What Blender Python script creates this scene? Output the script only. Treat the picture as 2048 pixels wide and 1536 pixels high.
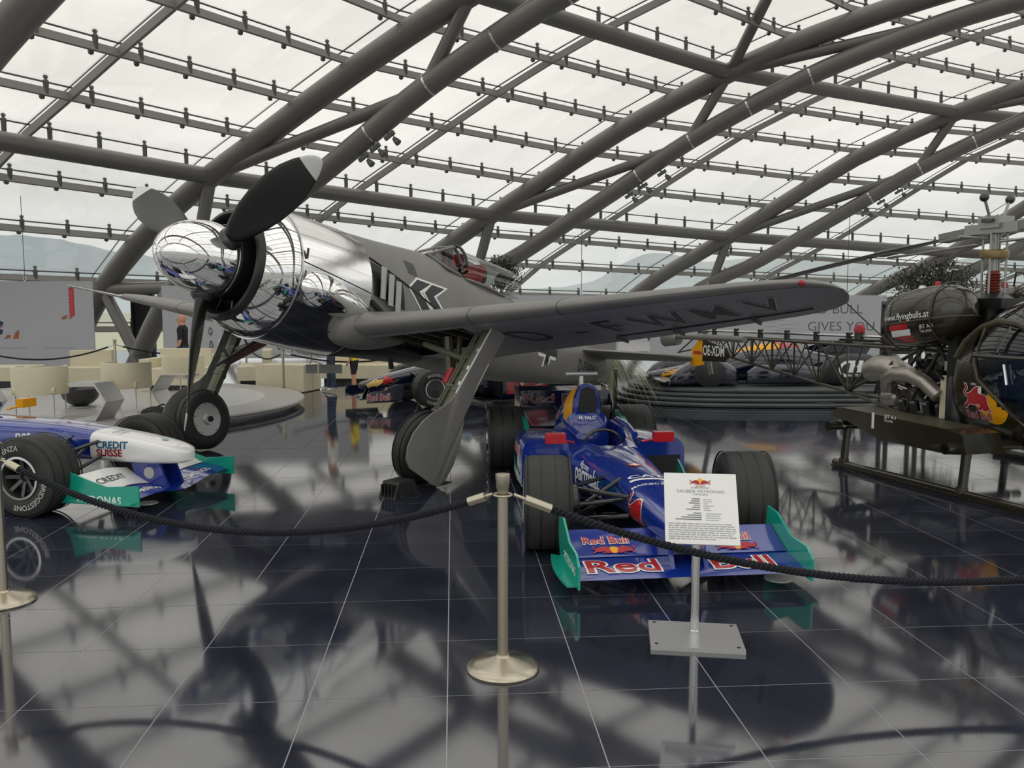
import bpy, bmesh, math, random
from mathutils import Vector, Matrix
from mathutils.bvhtree import BVHTree
from mathutils.geometry import tessellate_polygon
S = bpy.context.scene
for o in list(bpy.data.objects): bpy.data.objects.remove(o)
COL = S.collection
V = Vector
rad = math.radians
random.seed(7)
# ---------------------------------------------------------------- camera
FPX = 1628.0; CAMH = 1.675; PITCH = math.atan(146/1628.0)
cam = bpy.data.cameras.new('camera'); cam.sensor_width = 36; cam.lens = 36*FPX/2048
cam.clip_end = 20000; cam.clip_start = .05
camo = bpy.data.objects.new('camera', cam); COL.objects.link(camo)
camo.location = (0, 0, CAMH); camo.rotation_euler = (rad(90)-PITCH, 0, 0)
S.camera = camo
# ---------------------------------------------------------------- overcast sky
w = bpy.data.worlds.new('World'); S.world = w; w.use_nodes = True
nt = w.node_tree; nt.nodes.clear()
N = nt.nodes.new; L = nt.links.new
wo = N('ShaderNodeOutputWorld'); bg = N('ShaderNodeBackground')
tc = N('ShaderNodeTexCoord'); sx = N('ShaderNodeSeparateXYZ'); L(tc.outputs['Generated'], sx.inputs[0])
cr = N('ShaderNodeValToRGB'); L(sx.outputs['Z'], cr.inputs[0])
cr.color_ramp.elements[0].position = .0; cr.color_ramp.elements[0].color = (.66, .70, .71, 1)
cr.color_ramp.elements[1].position = .22; cr.color_ramp.elements[1].color = (.865, .85, .81, 1)
mp = N('ShaderNodeMapping'); mp.inputs['Scale'].default_value = (2.2, 2.2, 7); L(tc.outputs['Generated'], mp.inputs[0])
nz = N('ShaderNodeTexNoise'); nz.inputs['Scale'].default_value = 1.6; nz.inputs['Detail'].default_value = 5; L(mp.outputs[0], nz.inputs[0])
mr = N('ShaderNodeMapRange'); mr.inputs[1].default_value = .3; mr.inputs[2].default_value = .7
mr.inputs[3].default_value = .86; mr.inputs[4].default_value = 1.1; L(nz.outputs[0], mr.inputs[0])
mx = N('ShaderNodeVectorMath'); mx.operation = 'SCALE'; L(cr.outputs[0], mx.inputs[0]); L(mr.outputs[0], mx.inputs['Scale'])
L(mx.outputs[0], bg.inputs[0]); bg.inputs[1].default_value = 1.0
L(bg.outputs[0], wo.inputs[0])
S.view_settings.view_transform = 'Standard'; S.view_settings.look = 'None'
S.view_settings.gamma = 1; S.view_settings.use_curve_mapping = False
S.view_settings.exposure = 0.6
# ---------------------------------------------------------------- materials
MATS = {}
def mat(name, rgb=(.5, .5, .5), rough=.5, metal=0, ior=1.5, coat=0, noise=0, nscale=8, bump=0, alpha=1, emit=None):
    if name in MATS: return MATS[name]
    m = bpy.data.materials.new(name); m.use_nodes = True; MATS[name] = m
    t = m.node_tree; b = t.nodes['Principled BSDF']
    b.inputs['Base Color'].default_value = (*rgb, 1); b.inputs['Roughness'].default_value = rough
    b.inputs['Metallic'].default_value = metal; b.inputs['IOR'].default_value = ior
    b.inputs['Coat Weight'].default_value = coat; b.inputs['Coat Roughness'].default_value = .05
    if noise or bump:
        tcn = t.nodes.new('ShaderNodeTexCoord'); n = t.nodes.new('ShaderNodeTexNoise')
        n.inputs['Scale'].default_value = nscale; n.inputs['Detail'].default_value = 4
        t.links.new(tcn.outputs['Object'], n.inputs[0])
        if noise:
            r = t.nodes.new('ShaderNodeMapRange'); r.inputs[1].default_value = .25; r.inputs[2].default_value = .75
            r.inputs[3].default_value = 1-noise; r.inputs[4].default_value = 1+noise
            s = t.nodes.new('ShaderNodeVectorMath'); s.operation = 'SCALE'; s.inputs[0].default_value = rgb
            t.links.new(n.outputs[0], r.inputs[0]); t.links.new(r.outputs[0], s.inputs['Scale'])
            t.links.new(s.outputs[0], b.inputs['Base Color'])
        if bump:
            bp = t.nodes.new('ShaderNodeBump'); bp.inputs['Strength'].default_value = bump; bp.inputs['Distance'].default_value = .01
            t.links.new(n.outputs[0], bp.inputs['Height']); t.links.new(bp.outputs[0], b.inputs['Normal'])
    if emit: b.inputs['Emission Color'].default_value = (*emit[0], 1); b.inputs['Emission Strength'].default_value = emit[1]
    m.diffuse_color = (*rgb, 1)
    return m
def glassmat(name, tint, refl=.5, rough=0, f0=1.5):
    m = bpy.data.materials.new(name); m.use_nodes = True; MATS[name] = m
    t = m.node_tree; t.nodes.clear()
    o = t.nodes.new('ShaderNodeOutputMaterial'); mix = t.nodes.new('ShaderNodeMixShader')
    tr = t.nodes.new('ShaderNodeBsdfTransparent'); tr.inputs[0].default_value = (*tint, 1)
    g = t.nodes.new('ShaderNodeBsdfGlossy'); g.inputs['Roughness'].default_value = rough
    f = t.nodes.new('ShaderNodeFresnel'); f.inputs[0].default_value = f0
    mu = t.nodes.new('ShaderNodeMath'); mu.operation = 'MULTIPLY'; mu.inputs[1].default_value = refl
    t.links.new(f.outputs[0], mu.inputs[0]); t.links.new(mu.outputs[0], mix.inputs[0])
    t.links.new(tr.outputs[0], mix.inputs[1]); t.links.new(g.outputs[0], mix.inputs[2]); t.links.new(mix.outputs[0], o.inputs[0])
    return m
glassmat('roof_glass', (.97, .965, .95), .35)
glassmat('canopy_glass', (.80, .84, .84), 1.0)
glassmat('bubble_glass', (.45, .55, .62), 1.6)
mat('steel_grey', (.185, .180, .168), .42, .35, noise=.06, nscale=.6)
mat('bar_grey', (.30, .295, .275), .5, .2)
mat('bracket_grey', (.13, .13, .125), .45, .4)
mat('seal', (.06, .06, .06), .6)
mat('tile', (.021, .024, .037), .07, 0, 2.5, noise=.35, nscale=2.2)
mat('grout', (.34, .34, .35), .7)
mat('chrome', (.80, .80, .79), .045, 1)
mat('chrome_panel', (.80, .80, .79), .14, 1, bump=.12, nscale=5)
mat('plane_grey', (.190, .185, .172), .42, .1, noise=.10, nscale=3)
mat('plane_under', (.24, .24, .265), .42, .1, noise=.08, nscale=3)
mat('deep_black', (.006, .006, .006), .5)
mat('blade_black', (.012, .014, .012), .33)
mat('blade_tip', (.62, .62, .60), .35, .2)
mat('rubber', (.018, .018, .018), .55)
mat('rubber_worn', (.022, .022, .021), .62, noise=.25, nscale=9)
mat('olive_strut', (.10, .105, .068), .42, .2)
mat('bright_metal', (.62, .62, .62), .22, 1)
mat('dark_metal', (.08, .08, .08), .35, .8)
mat('white_paint', (.80, .80, .78), .35)
mat('black_paint', (.012, .012, .013), .35)
mat('marking_dark', (.030, .030, .036), .5)
mat('marking_line', (.45, .45, .47), .5)
mat('red_paint', (.44, .009, .016), .25, coat=.5)
mat('red_bright', (.38, .014, .026), .45)
mat('yellow_paint', (.80, .36, .005), .3)
mat('brass_steel', (.50, .455, .36), .27, 1)
mat('rope_black', (.004, .005, .010), .85)
mat('silver_paint', (.50, .50, .49), .35, .6)
mat('paper_white', (.78, .78, .76), .5)
mat('ink_grey', (.10, .10, .11), .7)
mat('ink_light', (.34, .34, .35), .7)
mat('cream', (.60, .545, .39), .55, noise=.05, nscale=3)
mat('car_blue', (.007, .028, .24), .16, coat=1)
mat('car_navy', (.004, .006, .022), .16, coat=1)
mat('car_green', (.006, .33, .235), .25, coat=.6)
mat('car_white', (.74, .74, .72), .2, coat=.8)
mat('carbon', (.011, .011, .012), .28, coat=.3)
mat('olive', (.022, .019, .009), .22, coat=.4, noise=.15, nscale=4)
mat('olive_mid', (.045, .04, .02), .35)
mat('board_grey', (.42, .43, .45), .75)
mat('skin', (.55, .26, .17), .5)
mat('cloth_black', (.012, .012, .014), .85)
mat('denim', (.035, .05, .085), .85, noise=.3, nscale=20)
mat('cloth_yellow', (.80, .66, .03), .8)
mat('leaf', (.060, .068, .038), .6)
mat('grass_blade', (.26, .28, .15), .6)
mat('bark', (.06, .045, .032), .85)
mat('gold', (.80, .44, .05), .3, .3)
# ---------------------------------------------------------------- mesh tools
class B:
    """collects geometry that becomes ONE mesh object"""
    def __init__(s): s.v = []; s.f = []
    def add(s, vs, fs):
        k = len(s.v); s.v += [V(p) for p in vs]; s.f += [tuple(i+k for i in q) for q in fs]; return s
    def box(s, x0, x1, y0, y1, z0, z1):
        return s.add([(x, y, z) for z in (z0, z1) for y in (y0, y1) for x in (x0, x1)],
                     [(0, 2, 3, 1), (4, 5, 7, 6), (0, 1, 5, 4), (2, 6, 7, 3), (0, 4, 6, 2), (1, 3, 7, 5)])
    def obox(s, c, sz, ax=None):
        c = V(c); X, Y, Z = ax if ax else (V((1, 0, 0)), V((0, 1, 0)), V((0, 0, 1)))
        h = [k/2 for k in sz]
        return s.add([c+X*a*h[0]+Y*b*h[1]+Z*d*h[2] for d in (-1, 1) for b in (-1, 1) for a in (-1, 1)],
                     [(0, 2, 3, 1), (4, 5, 7, 6), (0, 1, 5, 4), (2, 6, 7, 3), (0, 4, 6, 2), (1, 3, 7, 5)])
    def beam(s, a, b, wd, ht, up):
        a = V(a); b = V(b); d = (b-a); l = d.length; d.normalize(); up = V(up); side = d.cross(up).normalized(); u = side.cross(d)
        return s.obox((a+b)/2, (l, wd, ht), (d, side, u))
    def tube(s, pts, r, n=8, cap=True, closed=False):
        pts = [V(p) for p in pts]; m = len(pts); rs = r if isinstance(r, (list, tuple)) else [r]*m
        t0 = (pts[1]-pts[0]).normalized()
        ref = V((0, 0, 1)) if abs(t0.z) < .9 else V((1, 0, 0))
        nrm = t0.cross(ref).normalized(); rings = []
        for i in range(m):
            if closed: t = (pts[(i+1) % m]-pts[i-1]).normalized()
            else: t = (pts[min(i+1, m-1)]-pts[max(i-1, 0)]).normalized()
            nrm = (nrm-t*nrm.dot(t)).normalized(); bn = t.cross(nrm)
            rings.append([pts[i]+(nrm*math.cos(2*math.pi*k/n)+bn*math.sin(2*math.pi*k/n))*rs[i] for k in range(n)])
        return s.loft(rings, cap=cap, closedpath=closed)
    def loft(s, rings, cap=True, closedpath=False, ring=True):
        n = len(rings[0]); k = len(s.v); m = len(rings)
        for q in rings: s.v += [V(p) for p in q]
        for i in range(m if closedpath else m-1):
            j = (i+1) % m
            for a in range(n if ring else n-1):
                b = (a+1) % n
                s.f.append((k+i*n+a, k+i*n+b, k+j*n+b, k+j*n+a))
        if cap and not closedpath:
            s.f.append(tuple(k+a for a in range(n))[::-1]); s.f.append(tuple(k+(m-1)*n+a for a in range(n)))
        return s
    def lathe(s, prof, n=24, o=(0, 0, 0), ax=(0, 0, 1), closed=False):
        ax = V(ax).normalized(); o = V(o); ref = V((0, 0, 1)) if abs(ax.z) < .9 else V((1, 0, 0))
        u = ax.cross(ref).normalized(); w_ = ax.cross(u)
        rings = [[o+ax*h+(u*math.cos(2*math.pi*k/n)+w_*math.sin(2*math.pi*k/n))*max(r, 1e-4) for k in range(n)] for r, h in prof]
        return s.loft(rings, cap=not closed, closedpath=closed)
    def prism(s, poly, fn, w0, w1):
        """extrude a 2D outline; fn(u, v, w) gives the 3D point"""
        n = len(poly); k = len(s.v)
        for w_ in (w0, w1): s.v += [V(fn(p[0], p[1], w_)) for p in poly]
        tr = tessellate_polygon([[V((p[0], p[1], 0)) for p in poly]])
        for t in tr:
            s.f.append(tuple(k+i for i in t)); s.f.append(tuple(k+n+i for i in t[::-1]))
        for i in range(n):
            j = (i+1) % n; s.f.append((k+i, k+j, k+n+j, k+n+i))
        return s
    def sph(s, c, r, n=12, m=8):
        r = r if isinstance(r, (tuple, list)) else (r, r, r); c = V(c); rings = []
        for i in range(m+1):
            ph = math.pi*i/m; rr = max(math.sin(ph), 1e-3)
            rings.append([c+V((r[0]*rr*math.cos(2*math.pi*a/n), r[1]*rr*math.sin(2*math.pi*a/n), r[2]*math.cos(ph))) for a in range(n)])
        return s.loft(rings)
    def mesh(s, name, smooth=38, recalc=True):
        me = bpy.data.meshes.new(name); me.from_pydata([tuple(p) for p in s.v], [], s.f); 
        if recalc and len(s.f) < 60000:
            bm = bmesh.new(); bm.from_mesh(me); bmesh.ops.recalc_face_normals(bm, faces=bm.faces); bm.to_mesh(me); bm.free()
        if smooth:
            me.polygons.foreach_set('use_smooth', [True]*len(me.polygons)); me.set_sharp_from_angle(angle=rad(smooth))
        me.update(); return me
    def ob(s, name, m, parent=None, smooth=38, recalc=True, kind=None):
        return ob(name, s.mesh(name, smooth, recalc), m, parent, kind)
def ob(name, me, m=None, parent=None, kind=None):
    o = bpy.data.objects.new(name, me); COL.objects.link(o)
    if m is not None and me is not None and not me.materials: me.materials.append(MATS[m] if isinstance(m, str) else m)
    if parent is not None: o.parent = parent
    if kind: o['kind'] = kind
    return o
def tag(o, label, cat, group=None, kind=None):
    o['label'] = label; o['category'] = cat
    if group: o['group'] = group
    if kind: o['kind'] = kind
    return o
def thing(name, label, cat, loc=(0, 0, 0), rz=0, group=None, mtx=None):
    o = bpy.data.objects.new(name, None); COL.objects.link(o); o.empty_display_size = .2
    if mtx is not None: o.matrix_world = mtx
    else: o.location = loc; o.rotation_euler = (0, 0, rz)
    return tag(o, label, cat, group)
def struct(name): 
    o = bpy.data.objects.new(name, None); COL.objects.link(o); o['kind'] = 'structure'; return o
def dup(root, loc, rz, label, group=None, name=None):
    r = root.copy(); COL.objects.link(r); r.location = loc; r.rotation_euler = (0, 0, rz); r['label'] = label
    if group: r['group'] = group
    for ch in list(root.children):
        c = ch.copy(); COL.objects.link(c); c.parent = r
        for g in list(ch.children):
            d = g.copy(); COL.objects.link(d); d.parent = c
    return r
def lerp(a, b, t): return a+(b-a)*t
def tab(x, table):
    """piecewise linear lookup; table rows (x, a, b, ...)"""
    if x <= table[0][0]: return table[0][1:]
    for p, q in zip(table, table[1:]):
        if x <= q[0]:
            t = (x-p[0])/(q[0]-p[0]); return tuple(lerp(a, b, t) for a, b in zip(p[1:], q[1:]))
    return table[-1][1:]
def crom(x, table):
    """smooth lookup (Catmull-Rom in x)"""
    n = len(table)
    if x <= table[0][0]: return table[0][1:]
    if x >= table[-1][0]: return table[-1][1:]
    for i in range(n-1):
        if x <= table[i+1][0]:
            p0 = table[max(i-1, 0)]; p1 = table[i]; p2 = table[i+1]; p3 = table[min(i+2, n-1)]
            h = p2[0]-p1[0]; t = (x-p1[0])/h; out = []
            for k in range(1, len(p1)):
                m1 = (p2[k]-p0[k])/(p2[0]-p0[0])*h; m2 = (p3[k]-p1[k])/(p3[0]-p1[0])*h
                t2 = t*t; t3 = t2*t
                out.append((2*t3-3*t2+1)*p1[k]+(t3-2*t2+t)*m1+(-2*t3+3*t2)*p2[k]+(t3-t2)*m2)
            return tuple(out)
def oval(x, hw, zt, zb, n=28, e=2.0, cz=None, cy=0):
    """closed cross-section in the y-z plane at x; e = squareness"""
    cz = (zt+zb)/2 if cz is None else cz; out = []
    for k in range(n):
        a = 2*math.pi*k/n; c = math.cos(a); s_ = math.sin(a)
        yy = abs(c)**(2/e)*(1 if c >= 0 else -1)*hw; zz = abs(s_)**(2/e)
        out.append(V((x, cy+yy, cz+zz*(zt-cz) if s_ >= 0 else cz-zz*(cz-zb))))
    return out
# ---------------------------------------------------------------- flat print: lettering and emblems
def textflat(txt, size=1, bold=0, align='LEFT', sx=1, shear=0):
    c = bpy.data.curves.new('lettering', 'FONT'); c.body = txt; c.size = size; c.offset = bold*size; c.align_x = align
    c.shear = shear; c.resolution_u = 3; c.fill_mode = 'FRONT'
    o = bpy.data.objects.new('lettering', c); COL.objects.link(o)
    dg = bpy.context.evaluated_depsgraph_get(); me = o.evaluated_get(dg).to_mesh()
    vs = [(p.co.x*sx, p.co.y) for p in me.vertices]; fs = [tuple(q.vertices) for q in me.polygons]
    o.evaluated_get(dg).to_mesh_clear(); bpy.data.objects.remove(o); bpy.data.curves.remove(c)
    return vs, fs
def polyflat(poly):
    tr = tessellate_polygon([[V((p[0], p[1], 0)) for p in poly]]); return list(poly), [tuple(t) for t in tr]
def grow(poly, d):
    n = len(poly); a = sum(poly[i][0]*poly[(i+1) % n][1]-poly[(i+1) % n][0]*poly[i][1] for i in range(n)); sg = 1 if a > 0 else -1; out = []
    for i in range(n):
        p = V((*poly[i-1], 0)); q = V((*poly[i], 0)); r = V((*poly[(i+1) % n], 0))
        t = ((q-p).normalized()+(r-q).normalized()); t = t.normalized() if t.length > .1 else (r-q).normalized()
        out.append((q.x+t.y*d*sg, q.y-t.x*d*sg))
    return out
def circle(cx, cy, r, n=28, ry=None): return [(cx+r*math.cos(2*math.pi*k/n), cy+(ry or r)*math.sin(2*math.pi*k/n)) for k in range(n)]
def finecut(vs, fs, step):
    """split flat print along a grid so it can follow a curved surface"""
    bm = bmesh.new(); bv = [bm.verts.new((p[0], p[1], 0)) for p in vs]
    for q in fs:
        try: bm.faces.new([bv[i] for i in q])
        except ValueError: pass
    for ax in (0, 1):
        lo = min(p[ax] for p in vs); hi = max(p[ax] for p in vs); k = lo+step
        while k < hi:
            co = V((k, 0, 0)) if ax == 0 else V((0, k, 0)); no = V((1, 0, 0)) if ax == 0 else V((0, 1, 0))
            bmesh.ops.bisect_plane(bm, geom=bm.verts[:]+bm.edges[:]+bm.faces[:], plane_co=co, plane_no=no); k += step
    bm.verts.index_update(); out = [(q.co.x, q.co.y) for q in bm.verts], [tuple(a.index for a in q.verts) for q in bm.faces]
    bm.free(); return out
def bvh_of(*objs):
    vs = []; fs = []
    for o in objs:
        k = len(vs); vs += [p.co.copy() for p in o.data.vertices]; fs += [tuple(i+k for i in q.vertices) for q in o.data.polygons]
    return BVHTree.FromPolygons(vs, fs)
def decal(name, flat, m, parent, o, u, v, surf=None, lift=.003, reach=1.0, step=0):
    """lay flat print at o with directions u (reading) and v (up); surf = BVH it is pressed on to, along -(u x v)"""
    vs, fs = flat
    if step: vs, fs = finecut(vs, fs, step)
    o = V(o); u = V(u).normalized(); v = V(v).normalized(); nn = u.cross(v).normalized(); out = []
    for p in vs:
        q = o+u*p[0]+v*p[1]
        if surf is not None:
            h = surf.ray_cast(q+nn*reach, -nn, reach+.42)
            q = h[0]+nn*lift if h[0] is not None else None
        else: q = q+nn*lift
        out.append(q)
    fs = [f_ for f_ in fs if all(out[i] is not None for i in f_)]
    b = B(); b.add([q if q is not None else o for q in out], fs); return b.ob(name, m, parent, smooth=0, recalc=False)
BULL = [(768,1150),(800,1160),(812,1185),(808,1210),(788,1225),(795,1243),(830,1238),(870,1215),(905,1185),(945,1170),(985,1172),(1020,1200),(1045,1240),(1050,1290),(1062,1330),(1085,1385),(1068,1378),(1055,1355),(1040,1372),(1000,1375),(988,1350),(972,1372),(935,1372),(915,1350),(925,1338),(955,1352),(965,1325),(930,1322),(900,1330),(850,1325),(815,1340),(795,1365),(765,1365),(770,1340),(805,1315),(820,1290),(815,1260),(785,1258),(768,1240),(772,1215),(790,1200),(790,1180),(775,1165)]
BULL = [((x-925)/320, (1268-y)/320) for x, y in BULL]      # about one unit wide, facing right
def bull(m, parent, o, u, v, size, surf=None, lift=.003, rim='white_paint', flip=False, step=0, sun=None, reach=1.0):
    pl = [((-x if flip else x)*size, y*size) for x, y in BULL]
    if sun: decal('emblem_sun', polyflat(circle(sun[0]*size, sun[1]*size, sun[2]*size)), 'yellow_paint', parent, o, u, v, surf, lift, reach, step)
    if rim: decal('emblem_outline', polyflat(grow(pl, .022*size)), rim, parent, o, u, v, surf, lift*1.6, reach, step)
    decal('emblem_bull', polyflat(pl), 'red_paint', parent, o, u, v, surf, lift*2.2, reach, step)
def lettering(txt, m, parent, o, u, v, size, surf=None, lift=.003, rim=None, bold=.012, sx=1, align='LEFT', step=0, shear=0, reach=1.0, rimw=.045):
    if rim: decal('outline_lettering', textflat(txt, size, bold+rimw, align, sx, shear), rim, parent, o, u, v, surf, lift, reach, step)
    return decal('lettering', textflat(txt, size, bold, align, sx, shear), m, parent, o, u, v, surf, lift*2 if rim else lift, reach, step)
# ================================================================ glass shell of the hangar
AE = rad(-25); EX = V((math.cos(AE), math.sin(AE), 0)); ENv = V((-EX.y, EX.x, 0))
RIB = {-4: (-24.5, -14.5, .3), -3: (-24.5, -2.2, .3), -2: (-22.75, 9.8, .3), -1: (-18.3, 20.5, .2), 0: (-11.31, 30.07, 0), 1: (-1.37, 38.4, -.4), 2: (11.37, 45.01, -.8), 3: (26.16, 49.97, -1.3), 4: (42.5, 52.5, -1.9)}
PROF = [(-5, -8.4, -.35), (-4, -7.4, 1.2), (-3, -5.8, 3.15), (-2, -3.9, 4.75), (-1, -1.85, 6.1), (0, .15, 7.2), (1, 2.1, 8.1), (2, 4.2, 9.1), (3, 6.4, 10.1), (4, 8.6, 11.05), (5, 10.9, 11.95), (6, 13.2, 12.7), (7, 15.6, 13.3), (8, 18.0, 13.8), (9, 20.4, 14.2), (10, 22.9, 14.45), (11, 25.4, 14.6)]
for r in range(12, 29):
    q = PROF[5+22-r-0] if 22-r >= -5 else None
    if q: PROF.append((r, 51.0-q[1], q[2]))
def prof(r): return crom(r, PROF)
def gp(i, r, d=0):
    """point of the shell on rib line i (may be fractional), glazing row r, d metres inside the glass"""
    i0 = max(-4, min(3, math.floor(i))); t = i-i0; a = RIB[i0]; b = RIB[i0+1]
    s_, z = prof(r); s2, z2 = prof(r+.05); s1, z1 = prof(r-.05)
    tg = V((s2-s1, z2-z1, 0)).normalized()
    fall = max(0, min(1, (3-r)/3)) if r > 0 else max(0, min(1, (r+5)/4))
    z += lerp(a[2], b[2], t)*fall
    s_ += d*tg.y; z -= d*tg.x
    return V((lerp(a[0], b[0], t), lerp(a[1], b[1], t), 0))+EX*s_+V((0, 0, z))
def gn(i, r): return (gp(i, r, -1)-gp(i, r, 0)).normalized()
INNER = [(-3.6, -.25), (-2.6, 1.2), (-1.4, 2.65), (0, 3.45), (1.7, 4.15), (4.2, 5.55), (7, 7.15), (9.3, 8.5), (12.1, 9.85), (15, 11.0), (19, 12.1), (23, 12.75), (26, 12.9), (29, 12.75), (33, 12.1), (37, 11), (42, 8.6), (46, 6.2), (50, 3.6), (54.5, 0)]
def ip(i, s_, z): a = RIB[i]; return V((a[0], a[1], 0))+EX*s_+V((0, 0, z))
def project(p):
    q = V(p)-V((0, 0, CAMH)); c, s_ = math.cos(PITCH), math.sin(PITCH); zc = q.y*c-q.z*s_
    if zc < .1: return None
    return 1024+FPX*q.x/zc, 768-FPX*(q.y*s_+q.z*c)/zc
def inview(p, m=40):
    q = project(p); return q is not None and -m < q[0] < 2048+m and -m < q[1] < 1536+m
roof = struct('ceiling')
CH = .78
for i in range(-3, 5):
    rows = [k*.5 for k in range(-10, 57)]
    B().tube([gp(i, r, CH) for r in rows], .40, 16).ob('rib_outer_tube', 'steel_grey', roof)
    pts = INNER if i >= 0 else [(a, z-(1.25 if i == -1 else .25)*min(1, max(0, (a+3.6)/6))) for a, z in INNER]
    fine = [(pts[0][0]+(pts[-1][0]-pts[0][0])*k/70,) for k in range(71)]
    fine = [(x[0],)+crom(x[0], [(a, z) for a, z in pts]) for x in fine]
    ch = B().tube([ip(i, a, z) for a, z in fine], .36, 16).ob('rib_inner_tube', 'steel_grey', roof)
    def iz(s_): return crom(s_, pts)[0]
    # web of the truss
    n0 = gp(i, 0, CH); n5 = gp(i, 5, CH); n10 = gp(i, 10, CH); low = gp(i, -3.05, CH)
    for a, b, r in ((n0, ip(i, -.4, iz(-.4)), .23), (n0, ip(i, 9.2, iz(9.2)), .21), (n5, ip(i, 9.5, iz(9.5)), .21), (n5, ip(i, 19, iz(19)), .21), (n10, ip(i, 19.3, iz(19.3)), .21),
                    (low, ip(i, -1.5, iz(-1.5)), .24), (low, ip(i, -3.55, -.1), .23)):
        B().tube([a, b], r, 12).ob('truss_strut', 'steel_grey', roof)
    for s_ in (7.4, 9.6, 11.9, 14.2):            # light steel straps round the inner tube
        a = ip(i, s_, iz(s_)); b = ip(i, s_+.06, iz(s_+.06))
        if i in (0, 1, 2): B().tube([a, b], .366, 16, cap=False).ob('strap', 'bright_metal', roof)
B().tube([gp(1, 5, CH), V((9.7, 29, 14.3))], .21, 12).ob('truss_strut', 'steel_grey', roof)
for r in range(-5, 28):
    if r % 5 == 0 and -5 < r < 27:
        for i in range(-3, 4): B().tube([gp(i, r, CH), gp(i+1, r, CH)], .29, 14).ob('ring_tube', 'steel_grey', roof)
    if r % 5 != 0:
        for i2 in range(-6, 8):
            dz = V((0, 0, -.27)); a = gp(i2/2, r)+dz; b = gp(i2/2+.5, r)+dz
            if r > 12 and i2 % 2: continue
            if r > 12: b = gp(i2/2+1, r)+dz
            B().beam(a, b, .09, .23, (gn(i2/2+.25, r)+V((0, 0, 1)))).ob('glazing_bar', 'bar_grey', roof, smooth=0)
for i in range(-3, 4):
    for r in range(-5, 26):
        if r > 11 and r % 5: continue
        k = 1 if r <= 11 else 5
        B().beam(gp(i+.5, r)+dz, gp(i+.5, min(r+k, 27))+dz, .10, .24, gn(i+.5, r+.5)).ob('mullion', 'bar_grey', roof, smooth=0)
# panes, seals and point brackets where the photograph sees them
bracket = B()
def mkbracket(length):
    b = B(); b.lathe([(.07, -length), (.075, -.10), (.08, -.08), (.08, .04), (.05, .07), (.04, .10), (.07, .13), (.07, .17), (.03, .20)], 8)
    b.lathe([(.03, -length-.12), (.075, -length-.09), (.085, -length-.03), (.06, -length+.03)], 8, (-.16, .05, .0))
    if length > .5: b.box(-.50, -.36, -.02, .02, -.52, -.34)
    return b.mesh('glass_bracket')
br_short = mkbracket(.34); br_tall = mkbracket(.60)
for m_ in (br_short, br_tall): m_.materials.append(MATS['bracket_grey'])
spots = []
for i2 in range(-3, 8):
    i = i2/2
    for r in range(-5, 11):
        c = [gp(i, r), gp(i+.5, r), gp(i+.5, r+1), gp(i, r+1)]
        if not any(inview(p, 500) for p in c): continue
        ce = (c[0]+c[1]+c[2]+c[3])/4
        c = [ce+(p-ce)*.994 for p in c]
        nn = gn(i+.25, r+.5)*.02
        B().add([p-nn for p in c]+[p+nn for p in c], [(0, 1, 2, 3), (7, 6, 5, 4), (0, 4, 5, 1), (1, 5, 6, 2), (2, 6, 7, 3), (3, 7, 4, 0)]).ob('pane', 'roof_glass', roof, smooth=0)
        B().beam(gp(i, r), gp(i+.5, r), .03, .04, nn).beam(gp(i, r), gp(i, r+1), .03, .04, nn).ob('glazing_seal', 'seal', roof, smooth=0)
        if r > -5:
            for t in (.055, .185, .315, .445):
                spots.append((gp(i+t, r), gn(i+t, r), r % 5 == 0))
spots = [q for q in spots if inview(q[0], 20)]
spots.sort(key=lambda q: q[0].length)
rest = B()
for k, (p, n_, tall) in enumerate(spots):
    mt = Matrix.Translation(p)
    me = br_tall if tall else br_short
    if k < 290:
        o = ob('glass_bracket', me, None, roof); o.matrix_local = mt
    else:
        rest.add([mt @ q.co for q in me.vertices], [tuple(q.vertices) for q in me.polygons])
if rest.v: rest.ob('glass_bracket_far', 'bracket_grey', roof, kind='stuff')
# ================================================================ floor
fl = struct('floor')
TA = math.atan((906-1024)/1628.0); TY = V((math.sin(TA), math.cos(TA), 0)); TX = V((math.cos(TA), -math.sin(TA), 0))
def ground(u, v, z=0):
    yc = (768-v)/FPX; d = V(((u-1024)/FPX, math.cos(PITCH)+yc*math.sin(PITCH), -math.sin(PITCH)+yc*math.cos(PITCH)))
    return V((0, 0, CAMH))+d*((z-CAMH)/d.z)
T0 = ground(897.5, 1198.5)
edge = [gp(i/4, -5)-V((0, 0, 0)) for i in range(-16, 17)]
edge = [V((p.x, p.y, 0))+EX*.9 for p in edge]
outl = [(p.x, p.y) for p in edge]+[(55, 40), (55, -30), (-18, -30)]
def inside(x, y, poly):
    c = False; n = len(poly)
    for k in range(n):
        x1, y1 = poly[k]; x2, y2 = poly[k-1]
        if (y1 > y) != (y2 > y) and x < (x2-x1)*(y-y1)/(y2-y1)+x1: c = not c
    return c
B().prism(outl, lambda u, v, w_: (u, v, w_), -.30, -.0015).ob('floor_slab', 'grout', fl, smooth=0)
TS = .6; GAP = .0055
near = []; far = B()
g = TS/2-GAP/2
for a in range(-60, 90):
    for c in range(-12, 95):
        p = T0+TX*(a+.5)*TS+TY*(c+.5)*TS
        if p.y < .3 or not inside(p.x, p.y, outl): continue
        q = project(p)
        vis = q is not None and inview(p, 260)
        if vis and p.length < 9.0: near.append(p)
        elif p.y < 34 and abs(p.x) < 32: far.add([p+TX*x*g+TY*y*g+V((0, 0, .0)) for x, y in ((-1, -1), (1, -1), (1, 1), (-1, 1))], [(0, 1, 2, 3)])
near.sort(key=lambda p: p.length)
tm = B().box(-g, g, -g, g, -.012, 0).mesh('tile', smooth=0); tm.materials.append(MATS['tile'])
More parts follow.
